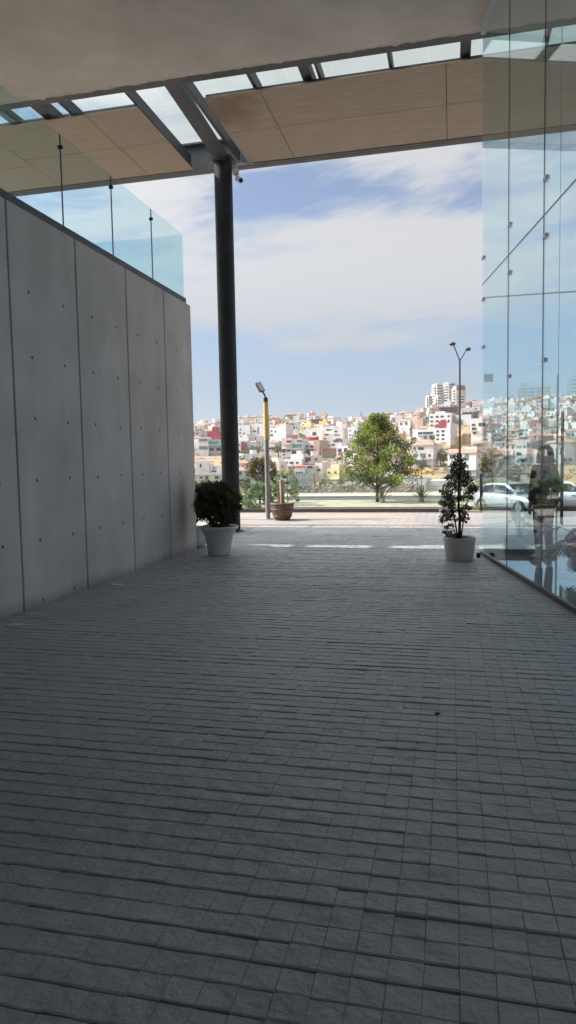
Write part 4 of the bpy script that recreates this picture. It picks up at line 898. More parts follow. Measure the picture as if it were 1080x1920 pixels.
WM['frame'] = mat('window_frame', (.30,.30,.30), .6, .1)
WM['tank'] = M['black']
TOWN_GROUP = 'houses stacked on the hillside'
def bearing_rz(x, y): return -math.atan2(x, y)
ORD = lambda n: '%d%s' % (n, 'th' if 10 <= n % 100 <= 20 else {1: 'st', 2: 'nd', 3: 'rd'}.get(n % 10, 'th'))

def parts_for(seed):
    """volumes and fittings of one house type: list of (part name, mesh builder, material keys)"""
    rs = random.Random(seed); w = rs.uniform(7.5, 10.5); d = rs.uniform(8, 11); n = rs.choice([2, 2, 3, 3, 3]); fh = 2.9
    P = []; walls = MB(); wins = []; feats = []
    def vol(x0, x1, y0, y1, z0, z1, par=.55):
        walls.box(x0, x1, y0, y1, z0, z1)
        if par:
            e = .14
            walls.box(x0, x1, y0, y0+e, z1, z1+par); walls.box(x0, x1, y1-e, y1, z1, z1+par)
            walls.box(x0, x0+e, y0+e, y1-e, z1, z1+par); walls.box(x1-e, x1, y0+e, y1-e, z1, z1+par)
    split = rs.uniform(.38, .62)*w*rs.choice([1, 1]) - w/2
    top = n*fh; set_ = rs.choice([0, 1, 1, 2]); over = rs.uniform(.3, 1.1)
    tile = rs.random() < .17
    def window(x0, x1, z0, z1, y, nx=0, key='win'):
        m = MB()
        if nx == 0:
            m.box(x0, x1, y-.05, y-.003, z0, z1, 0); m.box(x0+.07, x1-.07, y-.062, y-.051, z0+.07, z1-.07, 1)
            if x1-x0 > 1.3: m.box((x0+x1)/2-.03, (x0+x1)/2+.03, y-.07, y-.0625, z0+.07, z1-.07, 0)
        else:
            X = y; m.box(min(X, X+nx*.05)+.003*nx, max(X, X+nx*.05)+.003*nx, x0, x1, z0, z1, 0); a = X+nx*.054; b_ = X+nx*.064; m.box(min(a, b_), max(a, b_), x0+.07, x1-.07, z0+.07, z1-.07, 1)
        wins.append(('window', m, ('frame', key)))
    # lower storeys, upper storeys shifted over them
    cut = fh*(1 if n == 2 else rs.choice([1, 2]))
    if set_ == 0:
        vol(-w/2, split, 0, d, -5, top, 0 if tile else .55); vol(split+.003, w/2, rs.uniform(.8, 2), d, -5, top-fh*rs.choice([0, 1]), .55)
    elif set_ == 1:
        vol(-w/2, w/2, .0, d, -5, cut, .85); vol(-w/2+rs.choice([.003, w*.3]), w/2-.004, rs.uniform(1.4, 2.6), d-.01, cut+.002, top, 0 if tile else .5); feats.append('terrace')
    else:
        vol(-w/2+.3, w/2-.3, over, d, -5, cut, 0); vol(-w/2, w/2, 0, d+.01, cut+.002, top, 0 if tile else .5)
    lit = MB()
    for k in range(n):
        z = k*fh; yy = 0 if (set_ != 2 or z >= cut-.1) else over
        if set_ == 1 and z >= cut-.1: yy = 2.62
        x = -w/2+.7
        while x < w/2-1.6:
            ww = rs.choice([1.0, 1.5, 1.5, 2.4]); hh = rs.choice([1.2, 1.4, 2.1])
            if x+ww > w/2-.6: break
            if set_ == 0 and x+ww > split-.2 and x < split+.2: x = split+.5; continue
            y_ = yy
            if set_ == 0 and x > split: y_ = None
            if set_ == 1 and z >= cut-.1: y_ = None
            if y_ is not None:
                window(x, x+ww, z+.45 if hh > 2 else z+1.0, z+.45+hh if hh > 2 else min(z+1.0+hh, z+2.6), y_, 0, rs.choice(['win', 'win', 'win', 'tealglass']))
            x += ww+rs.uniform(.7, 1.8)
        if rs.random() < .8: window(d*.25, d*.25+1.2, z+1.0, z+2.2, -w/2 if set_ != 2 or z >= cut-.1 else -w/2+.3, -1)
        if rs.random() < .5: window(d*.55, d*.55+1.0, z+1.0, z+2.0, -w/2 if set_ != 2 or z >= cut-.1 else -w/2+.3, -1)
        if rs.random() < .5: window(d*.3, d*.3+1.2, z+1.0, z+2.2, w/2 if set_ != 2 or z >= cut-.1 else w/2-.3, 1)
    # upper storeys set back: glazed front behind the terrace
    P.append(('walls', walls, ('wall',)))
    P += wins[:12]
    if rs.random() < .55:
        m = MB(); zb = fh*rs.choice(range(1, n)) if n > 1 else fh; x0 = rs.uniform(-w/2, 0); bw = rs.uniform(3, 4.2); x1 = min(w/2, x0+bw)
        m.box(x0, x1, -1.25, -.07, zb-.16, zb); m.box(x0, x1, -1.25, -1.17, zb+.001, zb+.95); m.box(x0, x0+.08, -1.17, -.07, zb+.001, zb+.95); m.box(x1-.08, x1, -1.17, -.07, zb+.001, zb+.95); P.append(('balcony', m, ('wall',))); feats.append('balcony')
    if tile:
        m = MB(); y0 = -.35 if set_ == 2 else (1.1 if set_ == 1 else -.35); xa, xb = -w/2-.3, (split+.3 if set_ == 0 else w/2+.3); ym = (y0+d)/2; rz_ = top+1.35
        m.add([(xa,y0,top+.01),(xb,y0,top+.01),(xb,d+.3,top+.01),(xa,d+.3,top+.01),(xa+1.2,ym,rz_),(xb-1.2,ym,rz_)], [(0,1,5,4),(1,2,5),(2,3,4,5),(3,0,4),(3,2,1,0)]); P.append(('roof', m, ('tile',))); feats.insert(0, 'tiled roof')
    else:
        if rs.random() < .7:
            m = MB(); m.box(w*.05, w*.05+2.6, d*.45, d*.45+2.8, top+.003, top+2.3); P.append(('stair_head', m, ('wall',)))
        if rs.random() < .7:
            m = MB(); m.lathe([(0,0),(.55,0),(.55,1.0),(.3,1.25),(0,1.3)], (-w*.2, d*.5, top+.01), 10); P.append(('water_tank', m, ('tank',)))
    m = MB(); y_ = over if set_ == 2 else 0; gx0 = rs.uniform(-w/2+.8, -.5); m.box(gx0, gx0+2.6, y_-.06, y_-.004, .05, 2.3); P.append(('door', m, ('frame',)))
    return P, n, feats, w
PROTO = [parts_for(100+k) for k in range(16)]
MESH = {}
def house_meshes(i):
    if i not in MESH:
        r_ = []
        for nm, mb, keys in PROTO[i][0]:
            o = mb.build(nm, [WM['white'] if k == 'wall' else WM[k] for k in keys]); r_.append((nm, o.data, keys)); bpy.data.objects.remove(o)
        MESH[i] = r_
    return MESH[i]
FAR = {}
def far_mesh(i):
    if i not in FAR:
        big = MB(); ks = []
        for nm, mb, keys in PROTO[i][0]:
            for q, mi in zip(mb.f, mb.m):
                k = keys[mi]
                if k not in ks: ks.append(k)
                big.add([mb.v[a] for a in q], [tuple(range(len(q)))], ks.index(k))
        o = big.build('house', [WM['white'] if k == 'wall' else WM[k] for k in ks]); FAR[i] = (o.data, ks); bpy.data.objects.remove(o)
    return FAR[i]
COUNTW = {2: 'two', 3: 'three'}
def put_house(i, px, d, color, rz, scale, parts, label):
    p = at_dist(px, d); z = terrain(p.x, p.y)+.2; rot = bearing_rz(p.x, p.y)+rz
    if parts:
        t = empty('house', (p.x, p.y, z), rot, label=label, cat='house', group=TOWN_GROUP); t.scale = (scale,)*3
        for nm, me, keys in house_meshes(i):
            o = bpy.data.objects.new(nm, me); link(o, t)
            for s_, k in enumerate(keys):
                if k == 'wall': o.material_slots[s_].link = 'OBJECT'; o.material_slots[s_].material = WM[color]
    else:
        me, ks = far_mesh(i); t = bpy.data.objects.new('house', me); link(t); t.location = (p.x, p.y, z); t.rotation_euler = (0, 0, rot); t.scale = (scale,)*3
        t.material_slots[ks.index('wall')].link = 'OBJECT'; t.material_slots[ks.index('wall')].material = WM[color]
        tag(t, label, 'house', TOWN_GROUP)
    return t

# --- buildings one can pick out, given in photo columns/rows at their own distance
OCC = []
def special(name, label, cat, d, ybase, parts, rz=0, depth=9, shift=0, foot=6):
    """parts: (part name, px0, px1, ytop, ybottom, set-back in m, depth in m or None, material key)"""
    p0 = min(q[1] for q in parts); p1 = max(q[2] for q in parts); pc = (p0+p1)/2; k = d/F_PX
    p = at_dist(pc, d); z = CAMH-(ybase-868-(pc-540)*-.0175*0)*k
    yr = 868-(pc-540)*.0182; z = CAMH-(ybase-yr+ (0))*k
    t = empty(name, (p.x, p.y, z), bearing_rz(p.x, p.y)+R(rz), label=label, cat=cat)
    for q in parts:
        nm, a, b_, yt, yb_, sb, dp, key = q; m = MB(); dp = dp or depth
        x0, x1, z0, z1 = (a-pc)*k, (b_-pc)*k, (ybase-yb_)*k, (ybase-yt)*k
        if nm in ('walls', 'wing', 'block', 'wall') and yb_ >= ybase-.5: z0 -= foot
        if nm.startswith('window'):
            m.box(x0, x1, sb-.12, sb-.004, z0, z1, 0); e = min(.12, (x1-x0)*.1); nb = max(1, int(round((x1-x0)/1.9)))
            for j in range(nb): xa = x0+(x1-x0)*j/nb; xb = x0+(x1-x0)*(j+1)/nb; m.box(xa+e*.5, xb-e*.5, sb-.15, sb-.121, z0+e*.6, z1-e*.6, 1)
            m.build('window', [WM['frame'], WM[key]], t); continue
        if nm == 'roof':
            r0 = -.3; m.add([(x0-.3,sb+r0,z0),(x1+.3,sb+r0,z0),(x1+.3,sb+dp+.3,z0),(x0-.3,sb+dp+.3,z0),(x0+(x1-x0)*.18,sb+dp*.5,z1),(x1-(x1-x0)*.18,sb+dp*.5,z1)], [(0,1,5,4),(1,2,5),(2,3,4,5),(3,0,4),(3,2,1,0)])
        else:
            m.box(x0, x1, sb, sb+dp, z0, z1)
            if nm in ('walls', 'block') and key != 'charcoal': m.box(x0, x1, sb, sb+.15, z1, z1+.35); m.box(x0, x0+.15, sb+.15, sb+dp, z1, z1+.35); m.box(x1-.15, x1, sb+.15, sb+dp, z1, z1+.35)
        m.build(nm, WM[key], t)
    OCC.append((p0-1, p1+1, d)); return t
W = 'window'
special('house', 'bright red cube-shaped house high on the slope at the left', 'house', 440, 829, [('walls',389,412,817,829,0,8,'red'),('block',397.5,406,808,817,1.5,6,'red'),(W,392,395,820,824,0,0,'win'),(W,399,403,811,814,1.5,0,'win')], -18)
special('modern_house', 'white modern house with wide green glass bands below the red cube house', 'house', 392, 854, [('walls',373,391.5,827,854,0,9,'white'),(W,374.5,390,829,834,0,0,'tealglass'),(W,374,390.5,843,849,0,0,'tealglass'),('block',391.6,417,832,846,.8,8,'teal'),(W,393,411,833.5,840,.8,0,'tealglass'),('wall',392,416,846,854,3,6,'white'),(W,393,400,846.5,852,3,0,'win'),(W,404,413,846.5,852,3,0,'win'),('slab',391.6,418,840.5,841.5,-1.0,1.79,'white')], -12)
special('house', 'white flat-roofed house on the lower slope under the ochre grass bank', 'house', 262, 892, [('walls',366,392,872,892,0,8,'white'),(W,374,377,875,882,0,0,'win'),('block',392.1,418,881,892,.5,8,'white'),(W,398,403,882.5,885,.5,0,'win'),(W,396,405,888,891,.5,0,'win')], -15)
special('house', 'cream house lowest at the left edge of the town behind the potted shrub', 'house', 240, 916, [('walls',362,418,896,916,0,9,'cream'),(W,373,380,899,903,0,0,'win'),(W,384,390,898,905,0,0,'win'),(W,402,410,899,904,0,0,'win'),('parapet',362,418,894.5,896,-.2,.2,'white')], -10)
special('house', 'white house with a red bay front, right of the dark column', 'house', 372, 864, [('walls',444,453,834,862,0,9,'white'),('block',453.1,463,837,862,-.8,9,'maroon'),(W,455,461,845,848,-.8,0,'win'),('wall',463.1,480,836,862,.6,8,'white'),(W,446,450,839,842,0,0,'win'),(W,446,450,850,853,0,0,'win'),(W,466,473,855,862,.6,0,'win'),('roof',466,480,833,836,.6,8,'tile'),('balcony',453,463,852,853,-1.7,.85,'white')], -14)
special('house', 'large plain white house block with few small windows, right of the dark column', 'house', 480, 831, [('walls',444,470,804,831,0,10,'white'),('block',470.1,497,803,831,1.2,10,'white'),(W,449,452,810,812.5,0,0,'win'),(W,448,451,816,819,0,0,'win'),(W,456,459,817,820,0,0,'win'),(W,474,481,814,817,1.2,0,'win'),(W,478,482,824,827,1.2,0,'win'),(W,484,486,808,819,1.2,0,'win')], -24)
special('house', 'white house with a blank side wall just right of the lamp post', 'house', 470, 830, [('walls',505,528,806,830,0,9,'white'),(W,507,510,813,816,0,0,'win'),(W,515,518,814,817,0,0,'win'),(W,506,511,820,824,0,0,'win'),('block',528.1,540,804,830,-.5,10,'white'),('roof',505,517,803,806,0,9,'tile')], -30)
special('house', 'tall white terraced house with green glazed balconies in the middle of the town', 'house', 345, 870, [('walls',528,547,829,870,0,10,'white'),('block',547.1,568,831,870,.6,9,'white'),(W,538,546,832,836,0,0,'win'),(W,549,567,839,846.5,.6,0,'tealglass'),(W,557,567,831.5,836,.6,0,'tealglass'),(W,548,566,851,858,.6,0,'win'),(W,549,565,862.5,869,.6,0,'win'),(W,528.5,536,848,854,0,0,'win'),(W,538,545,849,853,0,0,'win'),(W,530,534,857,860,0,0,'win'),(W,530.5,536,864,870,0,0,'win'),(W,538,544,864,869,0,0,'win'),('slab',546.5,568,847,848.3,-1.4,1.99,'white'),('slab',546.5,568,860,861.3,-1.4,1.99,'white'),('balcony',547,568,857,860,-1.4,.1,'charcoal'),('roof',532,547,837,840,-1.0,1.5,'tile'),('block',534,552,823,829,3,5,'brown'),('slab',528,547,846.6,847.6,-.6,.6,'white')], -14)
special('house', 'white house with dark balcony openings and a broad tan side wall', 'house', 350, 868, [('walls',569,591,834,868,0,10,'white'),('wall',591.1,603,832,869,-1.8,13,'tan'),(W,573,579,841,845,0,0,'win'),(W,582,590,841,846,0,0,'win'),(W,572,580,849,863,0,0,'win'),(W,582,591,850,856,0,0,'win'),('balcony',581,591,853.5,856.5,-1.2,1.0,'charcoal'),(W,582,590,858,866,0,0,'win'),('block',574,579,827,834,2,4,'red'),('slab',569,591,847,848,-1,1,'white')], -22)
special('house', 'white house with one large square dark window above the terraced house', 'house', 450, 833, [('walls',571,584,813,833,.5,9,'white'),('block',584.1,606,810,833,0,9,'white'),(W,587,594,817,825,0,0,'win'),('wall',556,571,816,831,2.5,7,'cream'),(W,557,563,818,823,2.5,0,'win')], -20)
special('house', 'white stepped house with long dark strip windows, left of the tan tower house', 'house', 440, 835, [('walls',606,626,806,819,2,9,'white'),(W,610,622,811,813.5,2,0,'win'),('wall',604,625,819,835,.4,9,'cream'),(W,608,616,819.5,822,.4,0,'win'),('block',624.1,643,810,831,0,9,'white'),(W,628,633,814,817,0,0,'win'),(W,627,637,821,823,0,0,'win'),(W,606,611,827,830,.4,0,'win'),(W,630,641,829,831,0,0,'win')], -16)
special('house', 'narrow tan tower-like house between white houses', 'house', 445, 832, [('walls',640,652,803,832,0,9,'pink'),('block',629,641,798,812,2,8,'white'),(W,639,642,804,809,1.9,0,'win')], -15)
special('house', 'white three-storey block with small square windows left of the street tree', 'house', 430, 830, [('walls',652,671.5,809,830,0,10,'white'),(W,655,658,813,815,0,0,'win'),(W,654.5,659,821,823,0,0,'win'),(W,665,668,814,817,0,0,'win'),(W,655,659.5,828,830,0,0,'win'),(W,662,664,821,823,0,0,'win')], -22)
special('house', 'blank pale grey box house above the house with two tall windows', 'house', 385, 844, [('walls',643,662,831,844,0,8,'grey'),('wall',614,640,836,846,1.5,7,'white'),(W,620,626,838,842,1.5,0,'win'),('wall',603,614,832,846,.5,7,'white'),(W,611,617,840,843,1.2,0,'win')], -18)
special('house', 'white fronted house with two tall dark windows and a pinkish side wall', 'house', 330, 876, [('walls',632,653,844,861,0,9,'white'),('wall',653.1,662,844,872,-.3,9,'pink'),(W,632.8,640,847,854,0,0,'win'),(W,645,652,846.5,854,0,0,'win'),(W,632.8,640,855.5,858.5,0,0,'win'),(W,645,652,855.5,858.5,0,0,'win'),('roof',630,653,860.5,864,-1.6,1.6,'tile'),('wall',630,650,868,876,-2,9,'stone'),(W,631,648,864.3,867.5,.2,0,'win'),('slab',629,650,867.6,868,-2,2.3,'tan')], -25)
special('retaining_wall', 'long maroon topped retaining wall climbing behind the two-window house', 'wall', 372, 852, [('wall',662,700,845,853,0,1,'stone'),('coping',662,700,842,845,-.2,1.2,'maroon')], 14)
special('retaining_wall', 'dark rubble retaining wall with a brown coping left of the two-window house', 'wall', 345, 872, [('wall',603,631,852,872,0,1,'stone'),('coping',603,631,847,852,-.1,1.2,'brown')], 10)
special('retaining_wall', 'long tan retaining wall under the terraced white houses', 'wall', 335, 878, [('wall',492,604,870,879,0,1,'stone')], -4)
special('retaining_wall', 'tan retaining wall above the olive tree right of the dark column', 'wall', 345, 876, [('wall',444,496,864,876,0,1,'stone')], 4)
special('grey_house', 'long pale grey house with lined side wall behind the barrel planter', 'house', 222, 931, [('walls',536,588,896,931,0,10,'grey'),('course',536,588,907,907.6,-.04,.04,'frame'),('course',536,588,917,917.6,-.04,.04,'frame'),('block',552,571,886,896,1,5,'white'),(W,553.5,557,891,895,1,0,'win'),(W,558.5,562,891,895,1,0,'win'),(W,563.5,567,891,895,1,0,'win'),('wall',511,535.9,900,931,1,8,'white'),(W,531,540,919,932,-.2,0,'tealglass'),('block',571.1,590,883,896,2,7,'grey'),(W,575,585,880,884.5,2,0,'win')], -6)
special('house', 'house with red parapet walls behind the long grey house', 'house', 252, 903, [('walls',552,594,880,903,0,8,'pink'),('parapet',550,578,880,884,-.4,.4,'red'),('parapet',588,593,881,896,-.5,.5,'red'),('block',590,604,876,903,1,8,'white'),(W,594,600,886,890,1,0,'win')], -20)
special('yellow_house', 'pale yellow stepped house with green glass terrace, left of the street tree', 'house', 228, 931, [('walls',612,637,886,931,0,9,'yellow'),('block',615,632,879,886,2,6,'cream'),('wall',597,612,911,931,-.5,9,'yellow'),(W,614,618,890,893,0,0,'win'),(W,627,631,890,893,0,0,'win'),('balcony',606,638,905,912,-2.2,2.1,'yellow'),(W,612,622,914,920,-.2,0,'win'),(W,626,638,913,921,-.2,0,'tealglass'),(W,599,602,919,929,-.5,0,'win'),(W,605,608,921,929,-.5,0,'win'),(W,610,616,922,930,-.2,0,'win'),('slab',604,640,903.6,904.8,-2.4,2.4,'cream'),('parapet',597,640,909,911,-.9,.3,'cream'),('wall',637.1,646,888,931,1,8,'tan')], -24)
special('house', 'small white house with a tiny window low behind the street tree', 'house', 150, 931, [('walls',646,662,913,931,0,7,'white'),(W,649,653,917,924,0,0,'win'),('wall',662.1,700,916,931,1,7,'pale blue')], -10)
special('white_building', 'plain windowless white building low behind the rubble wall, right of the street tree', 'building', 118, 931, [('walls',757,800,904,931,0,8,'white'),('wall',800.1,836,907,931,.6,8,'white'),('block',797,800.3,913,931,-.1,.09,'grey')], -6, foot=3)
special('stair_railing', 'thin dark stair railing in front of the plain white building', 'railing', 100, 931, [('post',812,812.4,917,931,0,.05,'charcoal'),('post',824,824.4,917,931,0,.05,'charcoal'),('post',818,818.4,917,931,0,.05,'charcoal'),('handrail',812,824.4,916.5,917,0,.05,'charcoal'),('handrail',812,824.4,922,922.4,0,.05,'charcoal')], 0)
special('house', 'white house with a red tiled roof and big glazed openings, right of the street tree', 'house', 342, 873, [('walls',783,808,844,873,0,9,'white'),('wall',808.1,818,840,878,-1.2,11,'white'),('roof',783,806,835,843.5,0,9,'tile'),(W,785,794,844,850,0,0,'tealglass'),(W,799,806,843,850,0,0,'win'),(W,798,806,852,859,0,0,'win'),(W,786,794,853,858,0,0,'win'),(W,801,807,861,868,0,0,'win'),('slab',783,808,850.6,851.8,-1,1,'white'),('wall',768,783,848,873,1,8,'white'),(W,774,781,852,858,1,0,'win'),('roof',767,783,845,848,1,8,'tile')], -20)
special('house', 'wide white house with brown shuttered balcony below the apartment block', 'house', 430, 831, [('walls',783,816,810,831,0,9,'white'),('roof',783,800,806,810,0,8,'tile'),(W,784,792,817,822,0,0,'win'),(W,793,812,817,822,0,0,'win'),(W,796,800,825,830,0,0,'win'),(W,806,811,824,830,0,0,'win'),('slab',783,816,822.4,823.4,-.9,.9,'white')], -16)
special('house', 'white three-storey block with six square windows and a plain side wall, below the apartment block', 'house', 385, 843, [('walls',816,838,812,836,0,9,'white'),('wall',838.1,845,802,842,-.4,11,'white'),(W,818,823,814,818,0,0,'win'),(W,828,833.5,814,818,0,0,'win'),(W,818,823,821,825,0,0,'win'),(W,828,833.5,821,825,0,0,'win'),(W,818,823,828.5,832,0,0,'win'),(W,828,833,828.5,832,0,0,'win')], -20)
special('apartment_block', 'wide white apartment block with rows of paired windows below the tower', 'building', 520, 812, [('walls',805,838,785,812,0,12,'white'),('wall',838.1,846,784,812,-.6,13,'white'),('block',815,832,781,785,2,6,'white')]+[(W,a,b_,y,y+3.4,s_,0,'win') for y in (788,796,803.5) for a, b_, s_ in ((807.5,812,0),(817,822.5,0),(826,832,0),(839,843,-.6))], -14)
special('retaining_wall', 'tall blank grey retaining wall right of the apartment block', 'wall', 520, 812, [('wall',846.5,884,787,812,0,2,'grey')], -28, foot=10)
special('building', 'dark flat roofed pavilion on posts in front of the tower', 'building', 600, 797, [('slab',822,858,772.5,774.5,-1,10,'charcoal')]+[('post',a,a+.5,774.5,784,-.5,.4,'charcoal') for a in (824,832,840,848,856)]+[('walls',826,857,776,797,2,7,'brown'),(W,828,838,777,782,2,0,'win'),(W,842,855,777,782,2,0,'win')], -8)
special('building', 'dark steel framed building on top of the grey retaining wall', 'building', 560, 802, [('slab',866,894,783,784.6,-1,9,'charcoal'),('walls',876,893,786,802,0,8,'charcoal'),(W,878,884,788,793,0,0,'win'),(W,886,892,788,793,0,0,'win'),('slab',873,895,794.5,795.6,-1.5,1.5,'charcoal'),('slab',852,880,785.5,786.6,0,8,'charcoal')], -10)
special('house', 'small ochre yellow house on the dry slope right of the apartment block', 'house', 390, 846, [('walls',845,858,828,846,0,8,'ochre'),(W,848,852,836,841,0,0,'win'),('block',858.1,866,826,842,1.5,7,'ochre'),('parapet',845,858,827,828,-.3,.3,'yellow'),('roof',864,876,818,823,3,6,'tile'),('wall',864,876,823,842,3,6,'tan')], -12)
special('house', 'white house with grey balcony windows beside the lobby glass edge', 'house', 420, 826, [('walls',882,905,795,826,0,9,'white'),(W,885,891,803,807,0,0,'win'),(W,885,893,810,815,0,0,'win'),(W,887,893,818,822,0,0,'win'),(W,897,903,802,808,0,0,'win'),('slab',883,896,815.5,816.6,-.8,.8,'white')], -10)
special('house', 'broad white house with pink tiled roofs behind the thin potted shrub', 'house', 318, 880, [('walls',834,858,853,880,0,9,'white'),('roof',834,858,848,853,0,9,'tile'),(W,838,844,856,860,0,0,'win'),(W,838,844,865,870,0,0,'win'),('wall',858.1,886,850,880,.8,9,'white'),('roof',860,874,844,850,.8,8,'tile'),(W,864,872,852,860,.8,0,'tealglass'),(W,879,883,852,855,.8,0,'win'),(W,880,884,861,864,.8,0,'win'),('terrace_wall',831,866,878,889,-3,2.9,'white')], -14)
special('house', 'ochre and white house with a palm in front, at the lobby glass edge', 'house', 330, 872, [('walls',887,908,841,872,0,9,'ochre'),('slab',885,910,836,838,-1.2,10,'white'),(W,890,900,840,845,0,0,'win'),('wall',880,908,860,872,-1.5,1.4,'cream'),(W,888,902,858,866,-1.5,0,'win')], -8)
special('house', 'white stepped house with pink roof tops above the street tree right side', 'house', 500, 818, [('walls',746,770,797,818,0,9,'white'),('roof',748,762,793,797,0,7,'tile'),(W,750,754,800,804,0,0,'win'),(W,760,764,799,804,0,0,'win'),('block',770.1,782,791,818,1,9,'pink'),('wall',782.1,793,793,818,.3,9,'tan')], -18)
special('long_building', 'long pale green low building along the ridge', 'building', 760, 801, [('walls',660,690,795.5,803,0,12,'pale blue'),('block',684,690,791,795.5,2,6,'white'),('slab',659,691,794.6,795.5,-.6,13,'white')], -6)
special('house', 'large white ridge house with a red arched front', 'house', 700, 802, [('walls',628,652,792,803,0,10,'white'),(W,632,637,794,796.5,0,0,'win'),('block',635,645,796,803,-.6,.59,'red'),('slab',627,653,791,792,-.4,11,'white')], -10)
special('house', 'maroon house with a flat dark roof on the ridge left of the arched house', 'house', 640, 806, [('walls',585,604,794,806,0,9,'maroon'),('slab',583.5,605,792.6,794,-.6,10,'charcoal'),(W,587,601,796,798.5,0,0,'win'),('block',604.1,610,791,800,1,6,'grey')], -6)
# the tower on the ridge
k = 800/F_PX; pc = 836; p = at_dist(pc, 800); zt = lambda y: CAMH-(y-(868-(pc-540)*.0182))*k
t = empty('apartment_tower', (p.x, p.y, zt(792)), bearing_rz(p.x, p.y), label='tall white apartment tower with stepped wings and stacked balconies on the ridge', cat='tower')
def wing(a, b_, yt, yoff, dp, rz_, key='white', floors=True, name='wing'):
    c0 = ((a+b_)/2-pc)*k; w_ = (b_-a)*k; rot = Matrix.Rotation(R(rz_), 4, 'Z'); m = MB(); h_ = (792-yt)*k; foot = -8
    # plan chosen so that the turned block spans the given columns
    ca, sa = abs(math.cos(R(rz_))), abs(math.sin(R(rz_))); fw = max(3, (w_-dp*sa)/ca)
    m.box(-fw/2, fw/2, -dp/2, dp/2, foot, h_)
    m.box(-fw/2+.5, fw/2-.5, -dp/2+.5, dp/2-.5, h_+.002, h_+.9)
    o = m.build(name, WM[key], t); o.location = (c0, yoff, 0); o.rotation_euler = (0, 0, R(rz_))
    if floors:
        b2 = MB(); g = MB(); nf = int(h_/2.95)
        for f in range(1, nf):
            z = h_-2.95*f
            b2.box(-fw/2-1.5, -fw/2-.01, -dp*.42, dp*.30, z-.18, z); b2.box(-fw/2-1.5, -fw/2-1.4, -dp*.42, dp*.30, z+.001, z+.95)
            g.box(-fw/2-.05, -fw/2-.004, -dp*.36, dp*.22, z+.05, z+2.2); g.box(-fw/2*.7, fw/2*.7, -dp/2-.05, -dp/2-.004, z+.9, z+2.3)
        q = b2.build('balcony', WM['white'], t); q.location = o.location; q.rotation_euler = o.rotation_euler; q['kind'] = 'stuff'
        q = g.build('window', WM['win'], t); q.location = o.location; q.rotation_euler = o.rotation_euler; q['kind'] = 'stuff'
    return o
wing(800.5, 812, 752, 3, 5.5, 32); wing(810, 819, 745.5, 6, 5, 32); wing(811.5, 832, 732, 2, 9, 34); wing(832, 853, 731, 0, 9, 34)
wing(846.5, 871, 740, -7, 10, 26, 'white'); wing(816, 829, 755, -5, 6, 34)
o = wing(847, 870, 738, -6.9, 10.6, 26, 'charcoal', False, 'penthouse'); 
for v in o.data.vertices:
    if v.co.z < 0: v.co.z = (792-745)*k
o = wing(847, 870.5, 745.2, -6.95, 10.9, 26, 'pink', False, 'band')
for v in o.data.vertices:
    if v.co.z < 0: v.co.z = (792-754)*k
OCC.append((800, 872, 760))
# blocks left of the wall that only the lobby glass mirrors
def block(px, d, w_, h_, rz_, key, label, extra=True):
    p = at_dist(px, d); t = empty('apartment_block', (p.x, p.y, terrain(p.x, p.y)), bearing_rz(p.x, p.y)+R(rz_), label=label, cat='building')
    B('walls', WM[key], t, -w_/2, w_/2, 0, w_*.7, -6, h_); B('frame', WM['white'], t, -w_/2-.4, w_/2+.4, -.6, -.004, h_-1, h_+.5); B('roof_room', WM['grey'], t, w_*.2, w_*.45, 2, 7, h_+.003, h_+4)
    n = int(h_/3.2)
    for f in range(n):
        for c in range(4):
            x = -w_/2+w_*(c+.5)/4; m = MB(); m.box(x-w_*.09, x+w_*.09, -.10, -.003, h_-3.2*f-2.7, h_-3.2*f-1.1, 0); m.box(x-w_*.08, x+w_*.08, -.13, -.101, h_-3.2*f-2.6, h_-3.2*f-1.2, 1); m.build('window', [WM['frame'], WM['tealglass']], t)
    return t
block(246, 690, 27, 26, -8, 'pink', 'pinkish apartment block with a white frame, mirrored in the lobby glass')
block(160, 640, 24, 30, -10, 'white', 'tall white apartment block mirrored at the right edge of the lobby glass')
# far flat-topped hill beyond the ridge
p0 = at_dist(868, 2400); p1 = at_dist(1010, 2400); kk = 2400/F_PX; m = MB(); pr = [(862, 800), (870, 776), (884, 771.5), (905, 769.5), (960, 768), (975, 772), (1020, 795)]
vs = []
for px, y in pr:
    q = at_dist(px, 2400); yr = 868-(px-540)*.0182; vs += [(q.x, q.y, CAMH-(y-yr)*kk), (q.x*.985, q.y*.985, -20), (q.x*1.25, q.y*1.25, CAMH-(y-yr)*kk*.98), (q.x*1.27, q.y*1.27, -20)]
fs = []
for i in range(len(pr)-1): a = 4*i; fs += [(a+1, a+5, a+4, a), (a, a+4, a+6, a+2), (a+2, a+6, a+7, a+3)]
m.add(vs, fs, 0, True); tag(m.build('hill', mat('far_hill_scrub', (.10,.115,.13), .95, .2, .004)), kind='structure')

